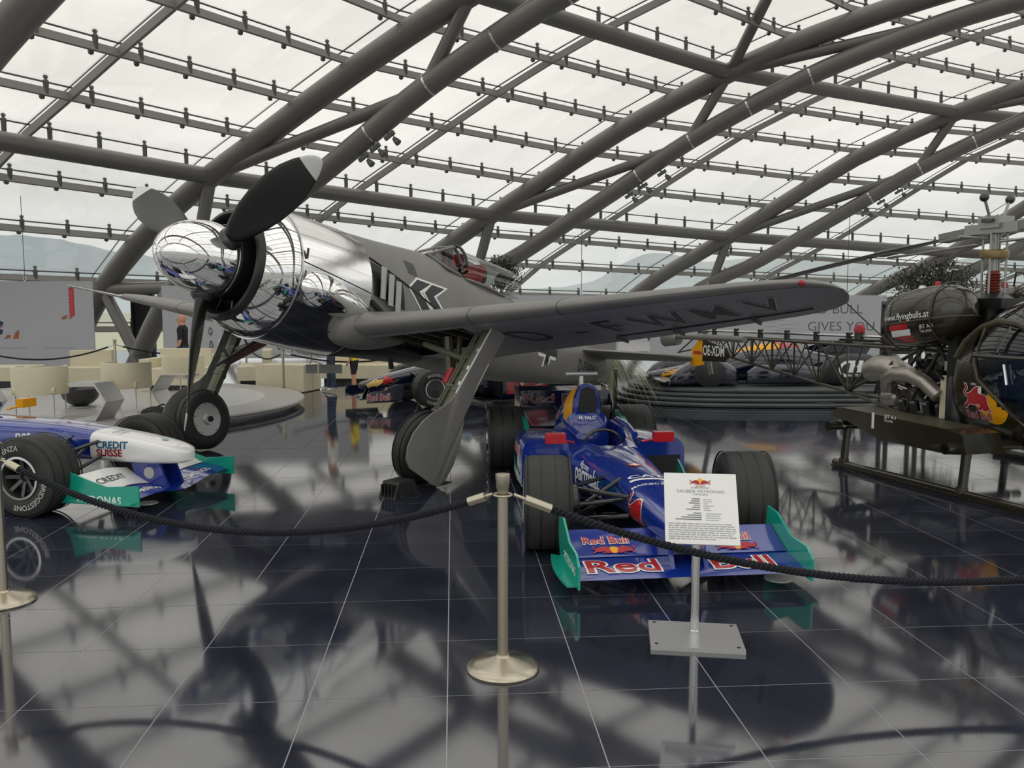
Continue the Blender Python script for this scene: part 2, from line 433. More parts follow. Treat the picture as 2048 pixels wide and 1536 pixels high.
for k, p in enumerate(near):
    if k < 296:
        o = ob('tile', tm, None, fl); o.location = p; o.rotation_euler = (0, 0, -TA)
    else: far.add([p+TX*x*g+TY*y*g for x, y in ((-1, -1), (1, -1), (1, 1), (-1, 1))], [(0, 1, 2, 3)])
far.ob('tile_field', 'tile', fl, smooth=0, recalc=False, kind='stuff')
# ================================================================ land outside
def landmat():
    m = mat('land', (.36, .38, .24), .95)
    t = m.node_tree; b = t.nodes['Principled BSDF']; n = t.nodes.new('ShaderNodeTexNoise'); n.inputs['Scale'].default_value = .05
    tcn = t.nodes.new('ShaderNodeTexCoord'); r = t.nodes.new('ShaderNodeValToRGB'); t.links.new(tcn.outputs['Object'], n.inputs[0]); t.links.new(n.outputs[0], r.inputs[0])
    r.color_ramp.elements[0].position = .42; r.color_ramp.elements[0].color = (.33, .335, .30, 1)
    r.color_ramp.elements[1].position = .56; r.color_ramp.elements[1].color = (.38, .40, .29, 1); t.links.new(r.outputs[0], b.inputs['Base Color'])
landmat()
gnd_o = B().box(-900, 900, -200, 2500, -1.2, -.32).ob('ground', 'land', None, smooth=0); gnd_o['kind'] = 'structure'
mat('mountain_haze', (.40, .47, .51), 1.0); mat('mountain_far', (.46, .53, .56), 1.0)  # distance haze is mixed into both ridge colours
def ridge(pts, Y, m, seed):
    random.seed(seed); b = B(); top = []
    us = [p[0] for p in pts]; n = 90
    front = []; crest = []; back = []
    for k in range(n+1):
        u = lerp(us[0], us[-1], k/n); v = tab(u, pts)[0]+random.uniform(-2.0, 2.0)
        X = (u-1024)/FPX*Y; z = CAMH+(622-v)/FPX*Y
        front.append(V((X*.8, Y*.8, -5))); crest.append(V((X, Y, max(z, 0)))); back.append(V((X*1.3, Y*1.3, -5)))
    mid = [(a+b_)/2+V((0, 0, random.uniform(-.02, .02)*b_.z)) for a, b_ in zip(front, crest)]
    b.loft([front, mid, crest, back], cap=False, ring=False)
    o = b.ob('mountain', m, None, smooth=0, recalc=False); o['kind'] = 'structure'
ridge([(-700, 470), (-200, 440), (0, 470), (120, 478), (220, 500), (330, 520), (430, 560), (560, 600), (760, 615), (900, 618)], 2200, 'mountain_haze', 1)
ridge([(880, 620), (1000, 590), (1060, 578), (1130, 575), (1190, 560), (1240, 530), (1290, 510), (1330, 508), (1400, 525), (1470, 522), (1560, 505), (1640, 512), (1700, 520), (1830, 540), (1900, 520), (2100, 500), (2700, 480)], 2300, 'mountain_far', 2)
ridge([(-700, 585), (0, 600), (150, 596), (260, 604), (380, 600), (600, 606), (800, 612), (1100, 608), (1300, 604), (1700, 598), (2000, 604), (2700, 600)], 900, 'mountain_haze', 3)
# ================================================================ propeller fighter
PP = rad(11)
fw = V((-.572, -.8203, 0)); lf = V((.8203, -.572, 0))
ax_x = fw*math.cos(PP)+V((0, 0, math.sin(PP))); ax_z = ax_x.cross(lf)
pm = Matrix((ax_x, lf, ax_z)).transposed().to_4x4(); pm.translation = (-3.2, 7.42, 2.27)
plane = thing('airplane', 'grey propeller fighter airplane with chrome nose cowling and registration letters under the wing', 'airplane', mtx=pm)
# --- spinner and propeller
b = B(); b.lathe([(.36*math.sqrt(max(0, 1-(1-t)**2.3)), -.62*t) for t in [0, .01, .03, .06, .1, .15, .22, .3, .4, .5, .6, .7, .8, .9, 1]]+[(.36, -.66), (.30, -.66)], 40, ax=(1, 0, 0))
spin = b.ob('spinner', 'chrome', plane)
B().lathe([(.362, -.635), (.368, -.625), (.368, -.655), (.362, -.66)], 40, ax=(1, 0, 0)).ob('spinner_ring', 'bright_metal', spin)
def blade(ang, tw=1):
    d = V((0, math.cos(ang), math.sin(ang))); t = V((0, -math.sin(ang), math.cos(ang))); X = V((1, 0, 0))
    o = V((-.53, 0, 0)); secs = []; tip = []
    for r, ch, th_ in ((.20, .12, .12), (.30, .13, .12), (.40, .18, .10), (.52, .255, .075), (.70, .335, .058), (.90, .385, .046), (1.10, .395, .036), (1.28, .36, .028), (1.42, .29, .022), (1.48, .245, .02)):
        be = rad(62-30*min(1, (r-.2)/1.3)); cd = t*math.cos(be)+X*math.sin(be); nd = cd.cross(d)
        secs.append([o+d*r+cd*(ch*(.5*math.cos(a)+.06))+nd*(th_*.5*math.sin(a)*(1+.25*math.cos(a))) for a in [2*math.pi*k/20 for k in range(20)]])
    for r, ch, th_ in ((1.48, .245, .021), (1.55, .19, .018), (1.61, .12, .014), (1.64, .06, .01), (1.65, .01, .004)):
        be = rad(62-30*min(1, (r-.2)/1.3)); cd = t*math.cos(be)+X*math.sin(be); nd = cd.cross(d)
        tip.append([o+d*r+cd*(ch*(.5*math.cos(a)+.06))+nd*(th_*.5*math.sin(a)) for a in [2*math.pi*k/20 for k in range(20)]])
    bl = B().loft(secs).ob('propeller_blade', 'blade_black', plane)
    B().loft(tip).ob('blade_tip', 'blade_tip', bl)
    B().lathe([(.10, .19), (.115, .21), (.115, .36), (.085, .40)], 20, o, d).ob('blade_root', 'dark_metal', bl)
for a in (-90, 30, 150): blade(rad(a))
# --- engine cowling
def ring(prof_, name, m, n=56, par=plane): return B().lathe(prof_, n, ax=(1, 0, 0)).ob(name, m, par)
B().lathe([(.465, -1.0), (.46, -.82), (.475, -.73), (.50, -.695), (.53, -.70), (.555, -.735), (.555, -.78), (.50, -.80)], 56, ax=(1, 0, 0), closed=True).ob('intake_lip', 'black_paint', plane)
nose = B().lathe([(.548, -.755), (.575, -.80), (.615, -.88), (.65, -.98), (.668, -1.09), (.668, -1.10), (.60, -1.10), (.53, -.80)], 64, ax=(1, 0, 0), closed=True).ob('nose_ring', 'chrome', plane)
cow = B().loft([oval(x, h, h+.005, -h-b_, 64) for x, h, b_ in ((-1.105, .672, .0), (-1.3, .682, .005), (-1.6, .690, .012), (-1.9, .690, .02), (-2.05, .686, .025))]).ob('engine_cowling', 'chrome_panel', plane)
B().lathe([(.672, -1.098), (.682, -1.098), (.682, -1.115), (.672, -1.115)], 64, ax=(1, 0, 0), closed=True).ob('cowling_band', 'bright_metal', plane)
B().lathe([(.30, -.98), (.30, -.66), (.34, -.66), (.345, -.98)], 40, ax=(1, 0, 0)).ob('fan_hub', 'deep_black', plane)
for k in range(12):
    a = 2*math.pi*k/12; d = V((0, math.cos(a), math.sin(a))); t = V((0, -math.sin(a), math.cos(a)))
    c = (V((1, 0, 0))*.6+t*.8)
    B().obox(V((-.86, 0, 0))+d*.405, (.13, .12, .012), (c, d, c.cross(d))).ob('fan_blade', 'dark_metal', plane, smooth=0)
B().lathe([(.47, -.99), (.30, -.985), (.0, -.98)], 32, ax=(1, 0, 0)).ob('engine_face', 'deep_black', plane)
for sy in (1, -1):          # chrome gun and intake blisters on the cowling flanks
    secs = []
    for k in range(15):
        t = k/14; x = -1.10-1.02*t; w_ = .195*math.sqrt(max(.0004, 1-(1-min(1, t/.30))**2))*(1 if t < .3 else (1-((t-.3)/.7)**2*.86))
        secs.append([V((x, sy*(.625+w_*.85*math.cos(a)), -.11-.11*t+w_*math.sin(a))) for a in [2*math.pi*q/24 for q in range(24)]])
    B().loft(secs).ob('cowling_blister', 'chrome', plane)
cowb = bvh_of(cow)
for z in (.10, -.42):       # panel seams along the cowling
    pts = []
    for k in range(20):
        x = -1.12-.92*k/19; h = cowb.ray_cast(V((x, 2, z-.12*k/19)), V((0, -1, 0)))
        if h[0]: pts.append(h[0])
    B().tube(pts, .006, 5).ob('panel_seam', 'black_paint', cow)
for k in range(3):
    x = -1.14; B().obox((x-.012, .672*math.cos(.10+.0*k), .672*math.sin(.1)-.22*k+.12), (.02, .012, .10)).ob('latch', 'dark_metal', cow)
# --- fuselage
FUS = [(-8.62, .05, .27, .02), (-8.3, .095, .30, -.22), (-7.3, .235, .38, -.40), (-6.3, .35, .50, -.50), (-5.4, .45, .62, -.58), (-4.7, .50, .66, -.61), (-4.0, .535, .72, -.61), (-3.44, .555, .79, -.605), (-2.9, .59, .755, -.61), (-2.45, .63, .715, -.65), (-2.06, .655, .69, -.71)]
fus = B().loft([oval(x, *crom(x, FUS), 44, 2.15, cz=-.03) for x in [-8.62+.09*k for k in range(74)]][::1]).ob('fuselage', 'plane_grey', plane)
fb = bvh_of(fus)
def side(x, z, s=1):
    h = fb.ray_cast(V((x, 2*s, z)), V((0, -s, 0))); return h[0] if h[0] is not None else V((x, .5*s, z))
# flat black patch for the shade inside the exhaust bay, with three upright louvre flaps on each flank
for s in (1, -1):
    u = V((-s, 0, 0)); pr = [(0, 0), (.52, -.09), (.60, -.42), (.05, -.36)]
    pr = [(p[0] if s > 0 else -p[0], p[1]) for p in pr]
    decal('exhaust_bay_shade', polyflat(pr), 'deep_black', plane, (-2.07, .7*s, .34), (-s, 0, 0), (0, 0, 1), fb, .006, step=.08)
    for k in range(3):
        p = side(-2.20-.13*k, .13-.05*k, s)
        B().obox(p+V((-.02, .045*s, 0)), (.105, .012, .34), (V((.97, .25*s, 0)).normalized(), V((-.25*s, .97, 0)).normalized(), V((.10, 0, 1)))).ob('cooling_flap', 'silver_paint', plane, smooth=0)
    pts = [side(-2.08-.1*k, .38-.028*k, s)+V((0, .004*s, 0)) for k in range(13)]
    B().tube(pts, .012, 5).ob('panel_edge', 'black_paint', fus)
    pts = [side(-2.08-.1*k, -.10-.04*k, s)+V((0, .02*s, 0)) for k in range(8)]
    B().tube(pts, .030, 6).ob('exhaust_pipe', 'dark_metal', fus)
    decal('hatch', polyflat([(0, 0), (.17, -.01), (.19, -.16), (.02, -.15)]), 'dark_metal', fus, (-2.72 if s > 0 else -2.89, .7*s, .52), (-s, 0, 0), (0, 0, 1), fb, .004, step=.1)
# double chevron and cross on the flank
def flank(poly, m, name, x, z, lift, s=1):
    pl = [(p[0]*s, p[1]) for p in poly]
    return decal(name, polyflat(pl if s > 0 else pl[::-1]), m, fus, (x, .75*s, z), (-s, 0, 0), (0, 0, 1), fb, lift, step=.06)
for s in (1, -1):
    for k, x in enumerate((-2.70, -2.98)):
        chv = [(0, 0), (.18, .15), (.52, .15), (.27, -.01), (.72, -.36), (.42, -.36)]
        if s > 0 or True:
            flank(chv, 'white_paint', 'chevron_outline', x, .20, .004, s)
            flank([(.04, 0), (.19, .125), (.44, .125), (.215, -.01), (.655, -.35), (.435, -.35)], 'marking_dark', 'chevron', x, .20, .008, s)
    for kx, kz, wx, wz in ((-6.12, 0, .62, .22), (-6.12, 0, .22, .62)):
        r = lambda a, c: [(-a/2, -c/2), (a/2, -c/2), (a/2, c/2), (-a/2, c/2)]
        flank(r(wx, wz), 'white_paint', 'cross_outline', kx, -.02, .004, s)
    for wx, wz in ((.63, .12), (.12, .63)): flank(r(wx, wz), 'marking_dark', 'cross', -6.12, -.02, .008, s)
    flank([(0, .3), (.10, .3), (.19, -.2), (.24, .3), (.34, .3), (.25, -.34), (.13, -.34)], 'white_paint', 'letter_outline', -6.60, -.12, .004, s)
    flank([(.03, .28), (.08, .28), (.19, -.28), (.28, .28), (.31, .28), (.23, -.32), (.15, -.32)], 'marking_dark', 'letter', -6.60, -.12, .008, s)
lettering('D-FWMV', 'marking_dark', fus, (-7.28, .5, -.16), (-1, 0, -.03), (0, 0, 1), .27, fb, .004, step=.05, sx=.8)
# --- canopy
mat('seat_red', (.36, .03, .03), .7)
CAN = [(-3.98, .29, 1.03, .60), (-4.25, .33, 1.115, .60), (-4.6, .335, 1.12, .58), (-4.95, .27, 1.0, .57), (-5.2, .16, .82, .57), (-5.36, .03, .62, .58)]
hood = B().loft([oval(x, *crom(x, CAN), 28, 2.1, cz=.62) for x in [-3.98-.06*k for k in range(24)]], cap=False).ob('canopy_hood', 'canopy_glass', plane)
def arch(x, h, zt, zb, r, name, m='plane_grey', tilt=0):
    pts = [V((x+tilt*(p.z-zb), p.y, p.z)) for p in oval(0, h, zt, zb, 32, 2.1, cz=.62) if p.z > .55]
    pts.sort(key=lambda p: math.atan2(p.z-.55, p.y))
    return B().tube(pts, r, 8).ob(name, m, plane)
arch(-3.97, .292, 1.035, .6, .022, 'canopy_bow', 'black_paint'); arch(-4.09, .308, 1.07, .6, .02, 'canopy_bow', 'black_paint')
for s in (1, -1):
    B().tube([(-4.05, .315*s, .60), (-4.5, .33*s, .60), (-5.0, .25*s, .58), (-5.36, .03*s, .58)], .022, 8).ob('canopy_rail', 'plane_grey', plane)
    wl = side(-3.42, .66, s); wl.y *= .93
    B().tube([(-3.40, .20*s, .77), (-3.93, .16*s, 1.0)], .018, 8).ob('windscreen_bar', 'plane_grey', plane)
    B().tube([(-3.40, .20*s, .77), (-3.62, .36*s, .64), (-3.97, .30*s, .62)], .02, 8).ob('windscreen_sill', 'plane_grey', plane)
    B().add([(-3.41, .20*s, .775), (-3.93, .16*s, 1.0), (-3.965, .29*s, .64), (-3.63, .36*s, .645)], [(0, 1, 2, 3)]).ob('windscreen_side', 'canopy_glass', plane, smooth=0)
B().add([(-3.41, -.2, .775), (-3.93, -.16, 1.0), (-3.93, .16, 1.0), (-3.41, .2, .775)], [(0, 1, 2, 3)]).ob('windscreen_front', 'canopy_glass', plane, smooth=0)
B().tube([(-3.93, -.16, 1.0), (-3.93, .16, 1.0)], .018, 8).ob('windscreen_bar', 'plane_grey', plane)
B().obox((-4.55, 0, .74), (.10, .34, .34), (V((.95, 0, .3)), V((0, 1, 0)), V((-.3, 0, .95)))).ob('pilot_seat', 'seat_red', plane)
B().sph((-4.72, 0, .80), (.10, .13, .16)).ob('head_armour', 'dark_metal', plane)
# --- wings
def foil(n=26, t=.15, cam_=.015):
    out = []
    xs = [.5*(1-math.cos(math.pi*k/n)) for k in range(n+1)]
    y = lambda x: 5*t*(.2969*math.sqrt(x)-.126*x-.3516*x*x+.2843*x**3-.1015*x**4)
    for x in xs[::-1]: out.append((x, y(x)+cam_*4*x*(1-x)))
    for x in xs[1:-1]: out.append((x, -y(x)*.82+cam_*4*x*(1-x)))
    return out
WING = [(0, -1.72, 2.62, -.42, .17), (.55, -1.74, 2.58, -.41, .17), (.80, -1.84, 2.40, -.38, .165), (1.15, -1.93, 2.22, -.34, .16), (2.0, -2.02, 2.02, -.25, .15), (3.2, -2.16, 1.76, -.115, .135), (4.5, -2.32, 1.42, .045, .115), (4.9, -2.40, 1.22, .09, .105), (5.08, -2.50, .98, .11, .10), (5.2, -2.68, .62, .125, .09), (5.25, -2.85, .22, .13, .07)]
def wing(s):
    ys = [0, .3, .45, .55, .65, .8, .95, 1.15, 1.4, 1.7, 1.85, 2.0, 2.4, 2.8, 3.2, 3.6, 4.0, 4.5, 4.7, 4.9, 5.0, 5.08, 5.15, 5.2, 5.24, 5.25]
    secs = []
    for y in ys:
        le, c, z, t = crom(y, WING); c = max(c, .05)
        secs.append([V((le-p[0]*c, y*s, z+p[1]*c)) for p in foil(26, t)])
    b_ = B().loft(secs)
    n = len(secs[0]); keep = []; low = []
    for q in b_.f:
        c = sum((b_.v[i] for i in q), V())/len(q); nrm = None
        y = abs(c.y); le, ch, z, t = crom(y, WING); xf = (le-c.x)/ch
        if len(q) == 4 and .2 < y < 1.92 and .08 < xf < .56-.22*max(0, (y-.9)) and c.z < z: continue     # open wheel bay
        keep.append(q)
    b_.f = keep
    w_ = b_.ob('wing', 'plane_grey', plane)
    # pale underside skin (own colour), slightly proud
    lowv = [sec[27:]+[sec[0]] for sec in secs]
    bb = B()
    for sa, sb in zip(lowv, lowv[1:]):
        for k in range(len(sa)-1):
            c = (sa[k]+sa[k+1]+sb[k]+sb[k+1])/4; y = abs(c.y); le, ch, z, t = crom(y, WING); xf = (le-c.x)/ch
            if .2 < y < 1.92 and .08 < xf < .56-.22*max(0, (y-.9)): continue
            if xf < .06: continue
            d = V((0, 0, -.003)); bb.add([sa[k]+d, sa[k+1]+d, sb[k+1]+d, sb[k]+d], [(0, 1, 2, 3)])
    lo = bb.ob('wing_underside', 'plane_under', plane)
    for y, x0, x1 in ((2.95, .02, .55), (2.02, .0, .30)):       # skin joints
        le, c, z, t = crom(y, WING); pf = [p for p in foil(26, t)]
        B().tube([V((le-p[0]*c, y*s, z+p[1]*c)) for p in pf[14:40]], .004, 4).ob('panel_seam', 'black_paint', w_)
    # aileron hinge line and brackets
    pts = []; 
    for k in range(14):
        y = 2.9+2.0*k/13; le, c, z, t = crom(y, WING); x = .76; pts.append(V((le-x*c, y*s, z-.018*c-.006)))
    B().tube(pts, .007, 5).ob('aileron_gap', 'black_paint', w_)
    for y in (2.9, 3.55, 4.35):
        le, c, z, t = crom(y, WING); B().obox((le-.80*c, y*s, z-.03*c-.01), (.26, .022, .035)).ob('hinge_fairing', 'marking_dark', w_)
    ln_ = []
    for k in range(9):
        y = .15+.23*k; le, c, z, t = crom(y, WING)
        ln_.append([V((le-x*c, y*s, z+.025*c*(1 if .05 < x < .6 else -1.2))) for x in (.045, .07, .2, .4, .56, .60)])
    B().loft(ln_, cap=False, ring=False).ob('bay_shade_sheet', 'deep_black', w_)  # black sheet inside the wheel bay, its colour standing in for deep shade
    for k in range(7):
        y = .35+.22*k; le, c, z, t = crom(y, WING); B().obox((le-.26*c, y*s, z+.0), (.30*c, .03, .12)).ob('bay_rib', 'olive_mid', w_)
    return w_, lo
wl, wlu = wing(1); wr, wru = wing(-1)
# wing-root leading edge fillets
for s in (1, -1):
    secs = []
    for k in range(21):
        t = k/20; x = -1.70-1.1*t**1.5; r = .03+.25*math.sqrt(max(0, 1-(1-min(1, t/.4))**2))*(1-.92*max(0, (t-.4)/.6)**2)
        secs.append([V((x, s*(.52+.02*t+r*.8*math.cos(a)), -.40+r*.8*math.sin(a))) for a in [2*math.pi*q/16 for q in range(16)]])
    B().loft(secs).ob('wing_fillet', 'plane_grey', plane)
ub = bvh_of(wlu)
def under(txt, o, size, sx=1.0):
    decal('outline_lettering', textflat(txt, size, .045, 'LEFT', sx), 'marking_line', wlu, o, (-.075, 1, 0), (1, 0.0, 0), ub, .004, 1.0, .09)
    decal('lettering', textflat(txt, size, .012, 'LEFT', sx), 'marking_dark', wlu, o, (-.075, 1, 0), (1, 0.0, 0), ub, .008, 1.0, .09)
for ch, y, x, sz, q in (('D', 2.05, -3.15, 1.25, .52), ('-', 2.66, -3.14, .9, .8), ('F', 3.02, -3.18, 1.15, .56), ('W', 3.40, -3.20, 1.08, .54), ('M', 3.97, -3.20, 1.02, .54), ('V', 4.48, -3.18, .95, .56)):
    under(ch, (x, y, -.30), sz*.80, q)
# fixed pitot on the far wing with its red streamer; nav light on the near tip
B().tube([(-2.38, -4.75, .07), (-2.0, -4.77, .07)], [.022, .016], 8).tube([(-2.0, -4.77, .07), (-1.62, -4.8, .07)], .012, 8).ob('pitot_tube', 'silver_paint', plane)
B().sph((-2.47, 5.02, .10), (.035, .03, .025)).ob('wingtip_light', 'red_bright', plane)
# --- tail
def surf(name, secs, m): return B().loft(secs).ob(name, m, plane)
def fsec(le, c, p, span, t=.10): return [V((le-q[0]*c, 0, 0))+p+span*(q[1]*c) for q in foil(14, t, 0)]
surf('tail_fin', [fsec(le, c, V((0, 0, z)), V((0, 1, 0))) for z, le, c in ((.15, -7.0, 1.45), (.40, -7.25, 1.18), (.75, -7.58, .82), (.95, -7.78, .62), (1.02, -7.92, .40))], 'plane_grey')
surf('rudder', [fsec(le, c, V((0, 0, z)), V((0, 1, 0)), .12) for z, le, c in ((-.22, -8.35, .42), (.2, -8.33, .60), (.55, -8.36, .58), (.82, -8.40, .48), (1.0, -8.42, .34), (1.05, -8.46, .16))], 'plane_grey')
for s in (1, -1):
    tp = [fsec(le, c, V((0, y*s, .20)), V((0, 0, 1))) for y, le, c in ((.05, -7.45, 1.15), (.3, -7.5, 1.10), (1.0, -7.66, .92), (1.5, -7.78, .76), (1.72, -7.88, .58), (1.82, -8.02, .30), (1.84, -8.1, .1))]
    surf('tailplane', tp, 'plane_grey')
B().tube([(-8.15, 0, -.2), (-8.25, 0, -.62)], .045, 10).ob('tailwheel_strut', 'dark_metal', plane)
B().lathe([(.07, -.055), (.15, -.05), (.175, -.02), (.175, .02), (.15, .05), (.07, .055)], 24, (-8.28, 0, -.66), (0, 1, 0)).ob('tailwheel', 'rubber', plane)
B().tube([(-8.2, 0, 1.0), (-8.2, 0, 1.32)], [.02, .006], 6).ob('antenna_mast', 'plane_grey', plane)
# --- main undercarriage
def gear(s):
    top = V((-2.45, 2.0*s, -.36)); axl = V((-1.925, 1.80*s, -1.565)); d = (axl-top).normalized(); ln = (axl-top).length
    lat = V((0, s, 0)); lat = (lat-d*lat.dot(d)).normalized(); fr = d.cross(lat)*s
    if fr.x < 0: fr = -fr
    strut = B().tube([top-d*.15, top+d*(ln*.72)], .075, 16).tube([top+d*.42, top+d*.46], .083, 16).tube([top+d*.68, top+d*.72], .083, 16).ob('undercarriage_leg', 'olive_strut', plane)
    B().tube([top+d*ln*.7, axl-lat*.0-d*.02], .048, 14).ob('oleo_rod', 'bright_metal', strut)
    B().tube([axl-lat*.16, axl+lat*.10], .05, 12).ob('axle', 'dark_metal', strut)
    for q in (.085, .12): B().tube([top-lat*q+fr*.05, top+d*(ln*.86)-lat*q*.9+fr*.06], .012, 6).ob('brake_line', 'olive_strut', strut)
    for q in (.25, .5, .72): B().obox(top+d*(ln*q)-lat*.09+fr*.05, (.03, .10, .02), (fr, lat, d)).ob('pipe_clip', 'olive_strut', strut)
    k1 = top+d*ln*.72-fr*.08; k2 = axl-d*.05-fr*.05; kk = (k1+k2)/2-fr*.17
    B().beam(k1, kk, .05, .03, lat).beam(kk, k2, .05, .03, lat).ob('torque_link', 'dark_metal', strut)
    B().tube([top+d*.35, V((-2.35, 1.25*s, -.50))], .035, 10).ob('retract_strut', 'olive_strut', strut)
    wc = axl-lat*.05
    tyre = B().lathe([(.20, -.085), (.25, -.095), (.31, -.085), (.345, -.055), (.36, -.02), (.36, .02), (.345, .055), (.31, .085), (.25, .095), (.20, .085)], 48, wc, lat, closed=True).ob('tyre', 'rubber', plane)
    for o_ in (-.045, -.015, .015, .045): B().lathe([(.3535, o_-.004), (.3605, o_-.004), (.3605, o_+.004), (.3535, o_+.004)], 48, wc, lat, closed=True).ob('tread_groove', 'deep_black', tyre)
    hub = B().lathe([(.215, -.07), (.215, .06), (.18, .075), (.06, .075), (.05, .05)], 36, wc, lat).lathe([(.205, -.07), (.205, -.078), (.07, -.092), (.06, -.13), (.0, -.135)], 36, wc, lat).ob('wheel_hub', 'silver_paint', plane)
    for k in range(10):
        a = 2*math.pi*k/10; B().sph(wc-lat*.078+(d*math.cos(a)+fr*math.sin(a))*.18, .010, 6, 4).ob('bolt', 'bright_metal', hub)
    B().lathe([(.035, 0), (.035, -.03), (.02, -.035)], 16, wc-lat*.12, lat).ob('hub_cap', 'deep_black', hub)
    # leg cover outboard of the wheel
    out = [(-.06, .12), (-.04, -.10), (.40, -.09), (.80, -.10), (.95, -.13), (1.1, -.20), (1.28, -.26), (1.42, -.26), (1.52, -.20), (1.545, -.10), (1.545, .25), (1.50, .33), (1.40, .39), (1.28, .41), (1.14, .38), (1.02, .315), (.92, .23), (.82, .155), (.72, .12), (.4, .115)]
    def dm(u, v, w_):
        bulge = .075*max(0, min(1, (u-.78)/.25))
        u *= 1.05
        return top+d*u+fr*v+lat*(.10+bulge*(1-min(1, abs(v)/.3)**2)*.6+bulge*.6+w_)
    pl = B().prism(out, dm, 0, .014).ob('leg_cover', 'plane_grey', plane)
    B().tube([dm(.0, .12, .0), dm(.4, .115, 0), dm(.72, .12, 0)], .009, 6).ob('cover_edge', 'silver_paint', pl)
    B().tube([dm(.28, -.075, .016), dm(.82, -.085, .018)], .005, 5).ob('cover_seam', 'silver_paint', pl)
    for q in (.1, .25, .45, .62): B().obox(dm(q, .12, -.01), (.03, .04, .02), (fr, d, lat)).ob('cover_clip', 'bright_metal', pl)
    return wc
gear(1); gear(-1)
# red-brown inner wheel door with its link, hanging under the belly
mat('door_red', (.10, .012, .014), .45)
iw = B().beam((-1.95, -.85, -.60), (-1.92, -1.45, -.86), .15, .02, (0, .5, .8)).ob('inner_wheel_door', 'door_red', plane, smooth=0)
B().tube([(-1.86, -.85, -.58), (-1.84, -1.5, -.90)], .018, 6).tube([(-1.85, -1.0, -.64), (-1.8, -1.05, -.52)], .012, 6).tube([(-1.84, -1.3, -.80), (-1.78, -1.36, -.68)], .02, 6).ob('door_link', 'dark_metal', iw)
B().tube([(-2.35, 1.55, -.42), (-2.38, 1.62, -.86)], .05, 8).tube([(-2.45, 1.62, -.40), (-2.40, 1.68, -.80)], .03, 8).ob('retract_jack', 'olive_mid', plane)
B().tube([(-2.38, 1.63, -.74), (-2.33, 1.60, -.90)], .045, 8).ob('jack_cover', 'red_bright', plane)
B().tube([(-2.9, .25, -.58), (-2.95, .25, -.72)], .03, 8).ob('belly_fitting', 'black_paint', plane)
# solid black body between the wheel bays, painted in for their shade
B().loft([oval(x, h, -.40, zb, 20, 3) for x, h, zb in ((-2.06, .50, -.705), (-2.3, .54, -.675), (-2.9, .54, -.625), (-3.2, .5, -.615))]).ob('belly_bay_shade', 'deep_black', plane)
def pw(x, y, z): return pm @ V((x, y, z))
# ================================================================ open-wheel racing cars
def wheel(par, c, r, wd, sgn, steer=0, letters=True, rimm='dark_metal', cover=None, worn='rubber_worn'):
    """tyre with grooves, rim and hub; sgn = +1 when the outer face looks to +y"""
    ax = V((-math.sin(steer), math.cos(steer), 0))*sgn; c = V(c); h = wd/2
    t = B().lathe([(.175, -h*.92), (.20, -h), (.26, -h), (r-.045, -h*.97), (r-.015, -h*.88), (r, -h*.66), (r, h*.66), (r-.015, h*.88), (r-.045, h*.97), (.26, h), (.20, h), (.175, h*.92)], 56, c, ax, closed=True).ob('tyre', worn, par)
    for k in (-.45, -.15, .15, .45):
        B().lathe([(r-.004, k*wd-.006), (r+.0012, k*wd-.006), (r+.0012, k*wd+.006), (r-.004, k*wd+.006)], 56, c, ax, closed=True).ob('tread_groove', 'deep_black', t)
    rim = B().lathe([(.18, -h*.9), (.182, h*.9), (.165, h*.97), (.158, h*.9), (.15, h*.2), (.05, h*.15), (.045, h*.5), (.0, h*.52)], 40, c, ax).ob('wheel_rim', rimm, par)
    B().lathe([(.175, h*.93), (.178, h*1.01), (.160, h*1.02), (.157, h*.94)], 40, c, ax, closed=True).ob('rim_flange', 'bright_metal', rim)
    if cover: B().lathe([(.158, h*.96), (.15, h*1.01), (.05, h*1.05), (.03, h*1.08), (0, h*1.08)], 40, c, ax).ob('wheel_cover', cover, rim)
    else:
        u = V((0, 0, 1)); w_ = ax.cross(u)
        for k in range(8):
            a = 2*math.pi*k/8; d = u*math.cos(a)+w_*math.sin(a)
            B().beam(c+ax*h*.55+d*.04, c+ax*h*.75+d*.16, .03, .02, ax).ob('spoke', rimm, rim, smooth=0)
    if letters:
        u = V((0, 0, 1)); w_ = u.cross(ax)      # clockwise seen from outside
        for txt, a0, sz in letters:
            vs, fs = textflat(txt, sz, .02, 'CENTER', 1.05); vs, fs = finecut(vs, fs, .02)
            rr = .225; out = []
            for x, y in vs:
                a = a0-x/(rr+sz*.35); q = rr+y
                out.append(c+ax*(h+.0035)+(u*math.sin(a)-w_*math.cos(a)*-1*1)*q if False else c+ax*(h*1.0+.004)+(w_*math.cos(a)+u*math.sin(a))*q)
            B().add(out, fs).ob('tyre_lettering', 'tyre_white', t, smooth=0, recalc=False)
    return t
mat('tyre_white', (.42, .42, .40), .6)
mat('maroon_dark', (.10, .006, .012), .4)
LET = (('BRIDGESTONE', rad(90), .055), ('POTENZA', rad(270), .055))
